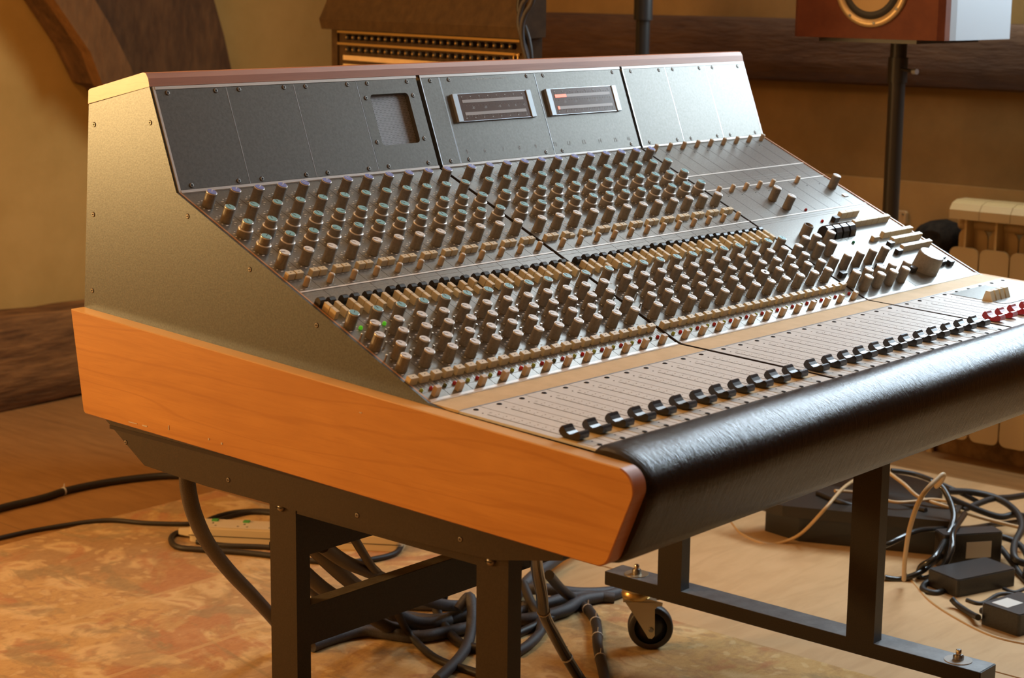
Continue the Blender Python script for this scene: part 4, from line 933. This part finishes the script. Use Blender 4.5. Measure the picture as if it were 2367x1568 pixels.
    ('cable joining the large adapter to the small one in front', 0.006, 'blk', [(1.598, 0.141, 0.02), (1.594, 0.125, 0.012), (1.566, 0.083, 0.012), (1.536, 0.054, 0.02)]),
    ('thin black cable looping behind the small adapter', 0.0045, 'blk', [(1.649, 0.135, 0.006), (1.65, 0.104, 0.006), (1.723, 0.104, 0.006), (1.739, 0.076, 0.006), (1.709, 0.026, 0.006)]),
    ('black cable looped under the left end of the large adapter', 0.0065, 'blk', [(1.715, 0.226, 0.02), (1.682, 0.241, 0.007), (1.643, 0.224, 0.007), (1.644, 0.197, 0.007), (1.682, 0.194, 0.007)]),
    ('thin cable on the floor right of the large adapter', 0.0045, 'blk', [(1.764, 0.115, 0.004), (1.759, 0.09, 0.004), (1.795, 0.083, 0.004), (1.841, 0.079, 0.004)]),
]

# ================================================================== THINGS ON THE FLOOR
mb = MB(); mb.box(-1.1, 1.175, -0.72, 1.785, 0.0, 0.005, rug_m)
rug = mb.obj('rug'); tag(rug, 'faded oriental rug with red and cream flowers lying under the console', 'rug')
mb = MB(); mb.box(1.345, 2.46, -0.48, 1.25, 0.0, 0.004, sheet_m); tag(mb.obj('floor_sheet'), 'wide pale hardboard sheet on the floor under the adapters and speaker stand', 'floor sheet')
mb = MB(); mb.box(1.178, 1.342, -0.48, 1.25, 0.0, 0.003, sheet_m); tag(mb.obj('floor_sheet'), 'narrow pale hardboard strip on the floor between rug and wide sheet', 'floor sheet')
CM = {'blk': blk_cable, 'gloss': gloss_cable, 'braid': braid, 'cream': cream_cable}
CG = {'blk': 'black cables on the floor', 'gloss': 'glossy black cables', 'braid': 'braided cables under the console', 'cream': 'cream cables on the floor'}
cab_objs = {}
for lab, r, mt, pts in CABLES:
    P = smoothpath([(x, y, max(z, r + 0.0052) if x < 1.175 and y < 1.785 else max(z, r)) for x, y, z in pts], 7)
    mb = MB(); mb.tube(P, r, CM[mt], 10)
    o = mb.obj('cable'); tag(o, lab, 'cable', CG[mt]); cab_objs[lab] = (o, P, r)
def tie(lab, fracs, mt=label_m):
    o, P, r = cab_objs[lab]
    for f in fracs:
        i = min(int(f * (len(P) - 2)), len(P) - 2); a, b = P[i], P[i + 1]; d = (b - a).normalized()
        mb = MB(); mb.tube([a - d * 0.0015, a + d * 0.0015], r + 0.0012, mt, 12); mb.tube([a, a + Vector((0.004, 0.002, r + 0.008))], 0.0009, mt, 6)
        mb.obj('cable_tie', o)
tie('glossy black cable with white ties hanging right of the second leg', (0.42, 0.74))
tie('black cable with several pale ties lying on the rug left of the castor', (0.4, 0.55, 0.68, 0.82))
tie('thick black cable running across the floor behind the rug, wrapped with a pale tie', (0.43,))

# power strip
d = Vector((1.128 - 0.877, 1.144 - 1.522, 0)); L = d.length; ang = math.atan2(d.y, d.x)
ps = empty('power_strip', (0.877, 1.522, 0.005), 'long white power strip with green switches lying on the rug behind the left leg', 'power strip')
M0 = Matrix.Translation((0.877, 1.522, 0.0052)) @ Matrix.Rotation(ang, 4, 'Z')
mb = MB(); mb.prism(rrect(0, L, 0.0, 0.062, 0.012, 4), 0, 0.030, strip_m, 'z', M0); mb.prism(rrect(0.002, L - 0.002, 0.002, 0.060, 0.012, 4), 0.030, 0.034, strip_m, 'z', M0)
mb.box(0.0005, L - 0.0005, -0.0006, 0.0, 0.014, 0.0155, gap_m, M0); mb.obj('housing', ps)
mb = MB(); mb.prism([(-0.03, 0.028), (0.0, 0.018), (0.0, 0.045), (-0.03, 0.036)], 0.006, 0.018, strip_m, 'z', M0); mb.obj('cord_grip', ps)
for k in range(6):
    xk = 0.045 + k * 0.068
    mb = MB(); mb.box(xk - 0.007, xk + 0.007, 0.042, 0.053, 0.034, 0.0375, green_m, M0, 0.001); mb.obj('switch', ps)
    mb = MB()
    mb.box(xk - 0.002, xk + 0.002, 0.028, 0.034, 0.034, 0.0343, gap_m, M0); mb.box(xk - 0.012, xk - 0.008, 0.012, 0.016, 0.034, 0.0343, gap_m, M0); mb.box(xk + 0.008, xk + 0.012, 0.012, 0.016, 0.034, 0.0343, gap_m, M0)
    if k < 4: mb.obj('socket', ps)
pg = MB(); pg.prism(rrect(0.368, 0.420, 0.004, 0.052, 0.014, 4), 0.0345, 0.062, black_m, 'z', M0); pg.tube([M0 @ Vector((0.42, 0.02, 0.048)), M0 @ Vector((0.445, 0.01, 0.04))], 0.006, black_m)
tag(pg.obj('mains_plug'), 'black mains plug pushed into the right end of the white power strip', 'plug')

# power adapters
def brick(name, corner, ang, lx, ly, h, label, round_=0.006, lab=None, M=None):
    M = M or Matrix.Translation(corner) @ Matrix.Rotation(ang, 4, 'Z')
    mb = MB(); mb.prism(rrect(0, lx, 0, ly, round_, 3), 0.0, h - 0.002, psu_m, 'z', M); mb.prism(rrect(0.0015, lx - 0.0015, 0.0015, ly - 0.0015, round_, 3), h - 0.002, h, psu_m, 'z', M)
    o = mb.obj(name); tag(o, label, 'power adapter', 'black power adapters in the cable tangle')
    if lab:
        q = MB(); q.box(*lab, label_m, M); q.obj('paper_label', o)
    return o, M
a1 = math.atan2(-0.029 - 0.055, 1.531 - 1.548)
o, M1 = brick('power_adapter', (1.548, 0.055, 0), a1, 0.086, 0.11, 0.046, 'small black power adapter with a white label, frontmost on the floor at the right edge', 0.005, (0.012, 0.048, 0.014, 0.060, 0.0455, 0.0464))
a2 = math.atan2(0.110 - 0.158, 1.795 - 1.654)
o, M2 = brick('power_adapter', (1.654, 0.158, 0), a2, 0.155, 0.085, 0.040, 'large flat ribbed black power adapter lying behind the small one', 0.006)
a3 = math.atan2(0.218 - 0.257, 1.915 - 1.841) - 0.15
o, M3 = brick('power_adapter', (1.79, 0.262, 0), a3, 0.13, 0.045, 0.078, 'upright black power adapter with a cream label standing behind the large flat one', 0.005, (0.050, 0.105, -0.0008, 0.0002, 0.026, 0.060))
mb = MB(); mb.tube([M1 @ Vector((0.0, 0.02, 0.02)), M1 @ Vector((-0.02, 0.03, 0.018))], 0.007, rubber); mb.obj('strain_relief', bpy.data.objects.get('power_adapter'))

# loudspeaker on its stand
SX, SY = 2.2, 0.65
st = empty('speaker_stand', (SX, SY, 0), 'black speaker stand with round pole and flat base carrying the dark red loudspeaker', 'speaker stand')
mb = MB(); mb.cyl((SX, SY, 0.03), (SX, SY, 1.045), 0.0185, frame_m, 20); mb.obj('pole', st)
mb = MB(); mb.box(2.06, 2.34, 0.53, 0.77, 1.045, 1.053, frame_m); mb.obj('top_plate', st)
mb = MB(); mb.lathe([(0.15, 0), (0.15, 0.012), (0.14, 0.018), (0.03, 0.030)], frame_m, 36, Matrix.Translation((SX, SY, 0.004))); mb.obj('base', st)
mb = MB(); mb.cyl((SX - 0.012, SY - 0.016, 0.985), (SX - 0.03, SY - 0.055, 0.982), 0.004, frame_m, 8); mb.cyl((SX - 0.03, SY - 0.055, 0.982), (SX - 0.033, SY - 0.066, 0.982), 0.0065, alu_m, 10); mb.obj('knob', st)
mb = MB(); mb.cyl((SX, SY, 0.955), (SX, SY, 1.01), 0.022, frame_m, 20); mb.obj('collar', st)
sp = empty('loudspeaker', (SX, SY, 1.053), 'dark red wooden loudspeaker with white sides standing on the black stand', 'loudspeaker')
fx = 2.05; y0, y1, z0, z1 = 0.464, 0.836, 1.0535, 1.56
mb = MB(); mb.prism([(fx + 0.03, y0), (fx + 0.012, y0 + 0.002), (fx, y0 + 0.014), (fx, y1 - 0.014), (fx + 0.012, y1 - 0.002), (fx + 0.03, y1)], z0, z1, spk_red, 'z'); mb.obj('baffle', sp)
mb = MB(); mb.prism([(fx + 0.03, y0 + 0.001), (fx + 0.05, y0 - 0.004), (fx + 0.05, y1 + 0.004), (fx + 0.03, y1 - 0.001)], z0, z1, spk_white, 'z'); mb.box(fx + 0.05, 2.35, y0 - 0.004, y1 + 0.004, z0, z1, spk_white); mb.obj('cabinet', sp)
MWf = Matrix.Translation((fx, 0.636, Z0 + 0.476)) @ Matrix.Rotation(-math.pi / 2, 4, 'Y')
mb = MB(); mb.lathe([(0.088, 0.0), (0.088, 0.006), (0.085, 0.008), (0.073, 0.008), (0.071, 0.004)], ring_m, 48, MWf, True, True, False); dr = mb.obj('woofer_ring', sp)
mb = MB(); mb.lathe([(0.0715, 0.003), (0.066, 0.008), (0.060, 0.009), (0.054, 0.006)], rubber, 40, MWf, True, True, False); mb.obj('surround', dr)
mb = MB(); mb.lathe([(0.056, 0.0065), (0.03, -0.002 + 0.006), (0.018, 0.0035), (0.014, 0.009), (0.004, 0.012)], cone_m, 40, MWf, True, True, True); mb.obj('cone', dr)
for k in range(8):
    a = math.pi / 4 * k + math.radians(8); inst(SCREW, 'screw', dr, MWf @ Matrix.Translation((0.0800 * math.cos(a), 0.0800 * math.sin(a), 0.008)))
bx_ = empty('equipment_box', (1.86, 0.45, 0.004), 'flat dark box with an overhanging lid lying under the black cable tangle', 'box')
lid = [(1.862, 0.285), (1.985, 0.325), (1.93, 0.63), (1.745, 0.72), (1.725, 0.605)]
cx0, cy0 = 1.86, 0.49
mb = MB(); mb.prism(lid, 0.062, 0.086, frame_m, 'z'); mb.obj('lid', bx_)
mb = MB(); mb.prism([(cx0 + (x - cx0) * 0.82 + 0.01, cy0 + (y - cy0) * 0.82) for x, y in lid], 0.0042, 0.062, black_m, 'z'); mb.obj('body', bx_)
# the second, taller black stand
st = empty('tall_stand', (2.3, 1.436, 0), 'tall black stand pole rising behind the meter bridge left of the loudspeaker', 'stand')
mb = MB(); mb.cyl((2.3, 1.436, 0.02), (2.3, 1.436, 1.9), 0.018, black_m, 18); mb.obj('pole', st)
mb = MB(); mb.cyl((2.3, 1.436, 1.075), (2.3, 1.436, 1.4), 0.024, black_m, 18); mb.obj('sleeve', st)
mb = MB(); mb.prism(rrect(2.1, 2.5, 1.24, 1.64, 0.03), 0, 0.02, black_m, 'z'); mb.obj('base', st)

# equipment rack with patch bay
RA = math.radians(77.2)
RKM = Matrix.Translation((1.40, 1.045, 0)) @ Matrix.Rotation(RA, 4, 'Z')   # local x runs left along the face, local y points away from the viewer... front at y=+
rack = empty('patchbay_rack', (1.45, 1.33, 0), 'black equipment rack with two rows of jacks and a label strip behind the console', 'equipment rack')
RW_, RD = 0.785, 0.032
mb = MB(); mb.box(0, 0.026, -RD, 0, 0.02, 1.10, rack_m, RKM); mb.box(RW_ - 0.026, RW_, -RD, 0, 0.02, 1.10, rack_m, RKM)
mb.box(0.026, RW_ - 0.026, -RD, -RD + 0.006, 0.30, 1.09, rack_m, RKM); mb.box(-0.02, RW_ + 0.02, -RD - 0.05, 0.06, 0.0, 0.02, rack_m, RKM); mb.obj('cabinet', rack)
mb = MB(); mb.prism([(-RD, 1.055), (0.024, 1.052), (0.030, 1.075), (0.010, 1.115), (-0.02, 1.30), (-RD, 1.30)], -0.012, RW_ + 0.006, rack_m, 'x', RKM); mb.obj('hood', rack)
mb = MB(); mb.box(0.026, RW_ - 0.026, -0.012, -0.006, 0.955, 1.052, rack_m, RKM)
for z in (1.048, 1.0205): mb.box(0.030, RW_ - 0.032, -0.006, 0.004, z - 0.004, z + 0.001, brass_m, RKM)
pb = mb.obj('patch_panel', rack)
jk = MB(); jk.lathe([(0.0062, 0), (0.0068, 0.010), (0.005, 0.012), (0.0022, 0.012), (0.002, 0.004)], black_m, 14, None, True, True, True); jk.lathe([(0.0020, 0.0121), (0.0030, 0.0130), (0.0018, 0.0134)], brass_m, 10)
JK = jk.mesh('jack')
for row, z in ((0, 1.0345), (1, 1.0060)):
    for k in range(24):
        Mj = RKM @ Matrix.Translation((0.060 + k * 0.0282, -0.006, z)) @ Matrix.Rotation(-math.pi / 2, 4, 'X')
        inst(JK, 'jack', pb, Mj)
mb = MB(); mb.box(0.032, RW_ - 0.045, -0.006, -0.004, 0.981, 0.992, tape_m, RKM); mb.box(0.55, RW_ - 0.045, -0.006, -0.004, 0.955, 0.972, tape_m, RKM); mb.obj('label_strip', pb)
mb = MB(); mb.tube([RKM @ Vector((0.041 + 0.008 * math.cos(a), 0.004, 1.012 + 0.008 * math.sin(a))) for a in [i * math.pi / 8 for i in range(16)]], 0.0022, brass_m, 8, True); mb.box(0.033, 0.049, 0.0, 0.004, 0.990, 1.000, brass_m, RKM); mb.obj('lock_ring', pb)
for i, (pts, lab) in enumerate(((([(1.38,1.052,1.45),(1.38,1.056,1.25),(1.38,1.052,1.155),(1.38,1.057,1.112),(1.38,1.043,1.078),(1.38,1.031,1.044),(1.38,1.024,1.0),(1.385,1.018,0.9),(1.39,1.015,0.6)]), 'dark cable hanging right of the rack, nearest to it'),
        (([(1.37,1.01,1.45),(1.37,1.015,1.25),(1.37,1.024,1.147),(1.37,1.040,1.121),(1.37,1.049,1.087),(1.37,1.039,1.052),(1.375,1.026,1.009),(1.38,1.02,0.9),(1.39,1.012,0.6)]), 'greyish cable crossing the one nearest to the rack'),
        (([(1.36,0.97,1.45),(1.36,0.985,1.25),(1.36,1.001,1.139),(1.36,1.023,1.104),(1.36,1.032,1.078),(1.365,1.033,1.044),(1.37,1.023,1.001),(1.38,1.01,0.9),(1.39,1.005,0.6)]), 'outermost hanging cable right of the rack, bending away at the top'))):
    mb = MB(); mb.tube(smoothpath([(x, y, z) for x, y, z in pts] + [(1.40 - 0.02 * i, 1.00 - 0.01 * i, 0.2), (1.38 - 0.03 * i, 0.99 - 0.02 * i, 0.006)], 6), 0.0050 if i else 0.0065, (blk_cable, braid, braid)[i], 8)
    tag(mb.obj('cable'), lab, 'cable', 'cables hanging beside the rack')

# radiator
rad = empty('radiator', (2.63, 0.2, 0.0), 'cream cast aluminium column radiator on the right wall behind the console', 'radiator')
zb, zt = 0.06, 0.645
RY = 0.7135
def radsec(y1_, w_=0.0765):
    mb = MB(); yc = y1_ - 0.0805 / 2
    fr = rrect(yc - w_ / 2, yc + w_ / 2, zb, Z0 - 0.150, 0.017, 5)
    mb.prism(fr, 2.610, 2.616, rad_m, 'x')
    bk_ = rrect(yc - w_ / 2, yc + w_ / 2, zb + 0.02, Z0 - 0.105, 0.026, 5)
    mb.prism(bk_, 2.655, 2.660, rad_m, 'x')
    mb.box(2.612, 2.70, yc - 0.0028, yc + 0.0028, zb + 0.02, Z0 - 0.052, rad_m)
    mb.prism([(2.600, Z0 - 0.080), (2.600, Z0 - 0.058), (2.612, Z0 - 0.043), (2.635, Z0 - 0.036), (2.68, Z0 - 0.036), (2.70, Z0 - 0.048), (2.70, Z0 - 0.066), (2.63, Z0 - 0.070)], yc - 0.0395, yc + 0.0395, rad_m, 'y')
    mb.cyl((2.665, yc - 0.0400, Z0 - 0.095), (2.665, yc + 0.0400, Z0 - 0.095), 0.018, rad_m, 14); mb.cyl((2.665, yc - 0.040, zb + 0.03), (2.665, yc + 0.040, zb + 0.03), 0.018, rad_m, 14)
    return mb
s0 = radsec(0.0).mesh('section')
for k in range(14): inst(s0, 'section', rad, Matrix.Translation((0, RY - 0.0805 * k, 0)))
mb = MB(); mb.cyl((2.665, RY, zb + 0.03), (2.665, RY + 0.05, zb + 0.03), 0.010, rad_m, 12); mb.cyl((2.665, RY + 0.05, zb + 0.03), (2.665, RY + 0.05, 0.0), 0.009, rad_m, 12); mb.obj('pipe', rad)
# dark cloth bag hanging on the wall left of the radiator
rnd = random.Random(3); mb = MB(); ringp = []
outl = [(0.862, 0.548), (0.842, 0.572), (0.815, 0.585), (0.785, 0.590), (0.757, 0.583), (0.738, 0.570), (0.735, 0.540), (0.740, 0.515), (0.760, 0.497), (0.790, 0.505), (0.815, 0.520), (0.840, 0.535)]
for dx, sc_ in ((0.0, 1.0), (-0.03, 1.0), (-0.055, 0.85), (-0.068, 0.5)):
    ringp.append([(XW - 0.024 + dx + rnd.uniform(-.004, .004), 0.79 + (y - 0.79) * sc_, 0.545 + (z - 0.545) * sc_) for y, z in outl])
vs = [p for r_ in ringp for p in r_]; n = len(outl)
mb.add(vs, [(i * n + k, i * n + (k + 1) % n, (i + 1) * n + (k + 1) % n, (i + 1) * n + k) for i in range(3) for k in range(n)], cloth_m, True); mb.add(ringp[-1], [tuple(range(n))], cloth_m, True)
tag(mb.obj('cloth_bag'), 'small black cloth bag hanging on the wall left of the radiator', 'bag')
mb = MB(); mb.prism(rrect(0.895, 0.955, 0.565, 0.60, 0.006), XW - 0.034, XW - 0.0225, clear_m, 'x'); mb.box(XW - 0.036, XW - 0.034, 0.90, 0.905, 0.590, 0.595, chrome_m); tag(mb.obj('wall_socket'), 'small pale socket box on the wall beside the speaker stand pole', 'wall socket')
bpy.context.view_layer.update()
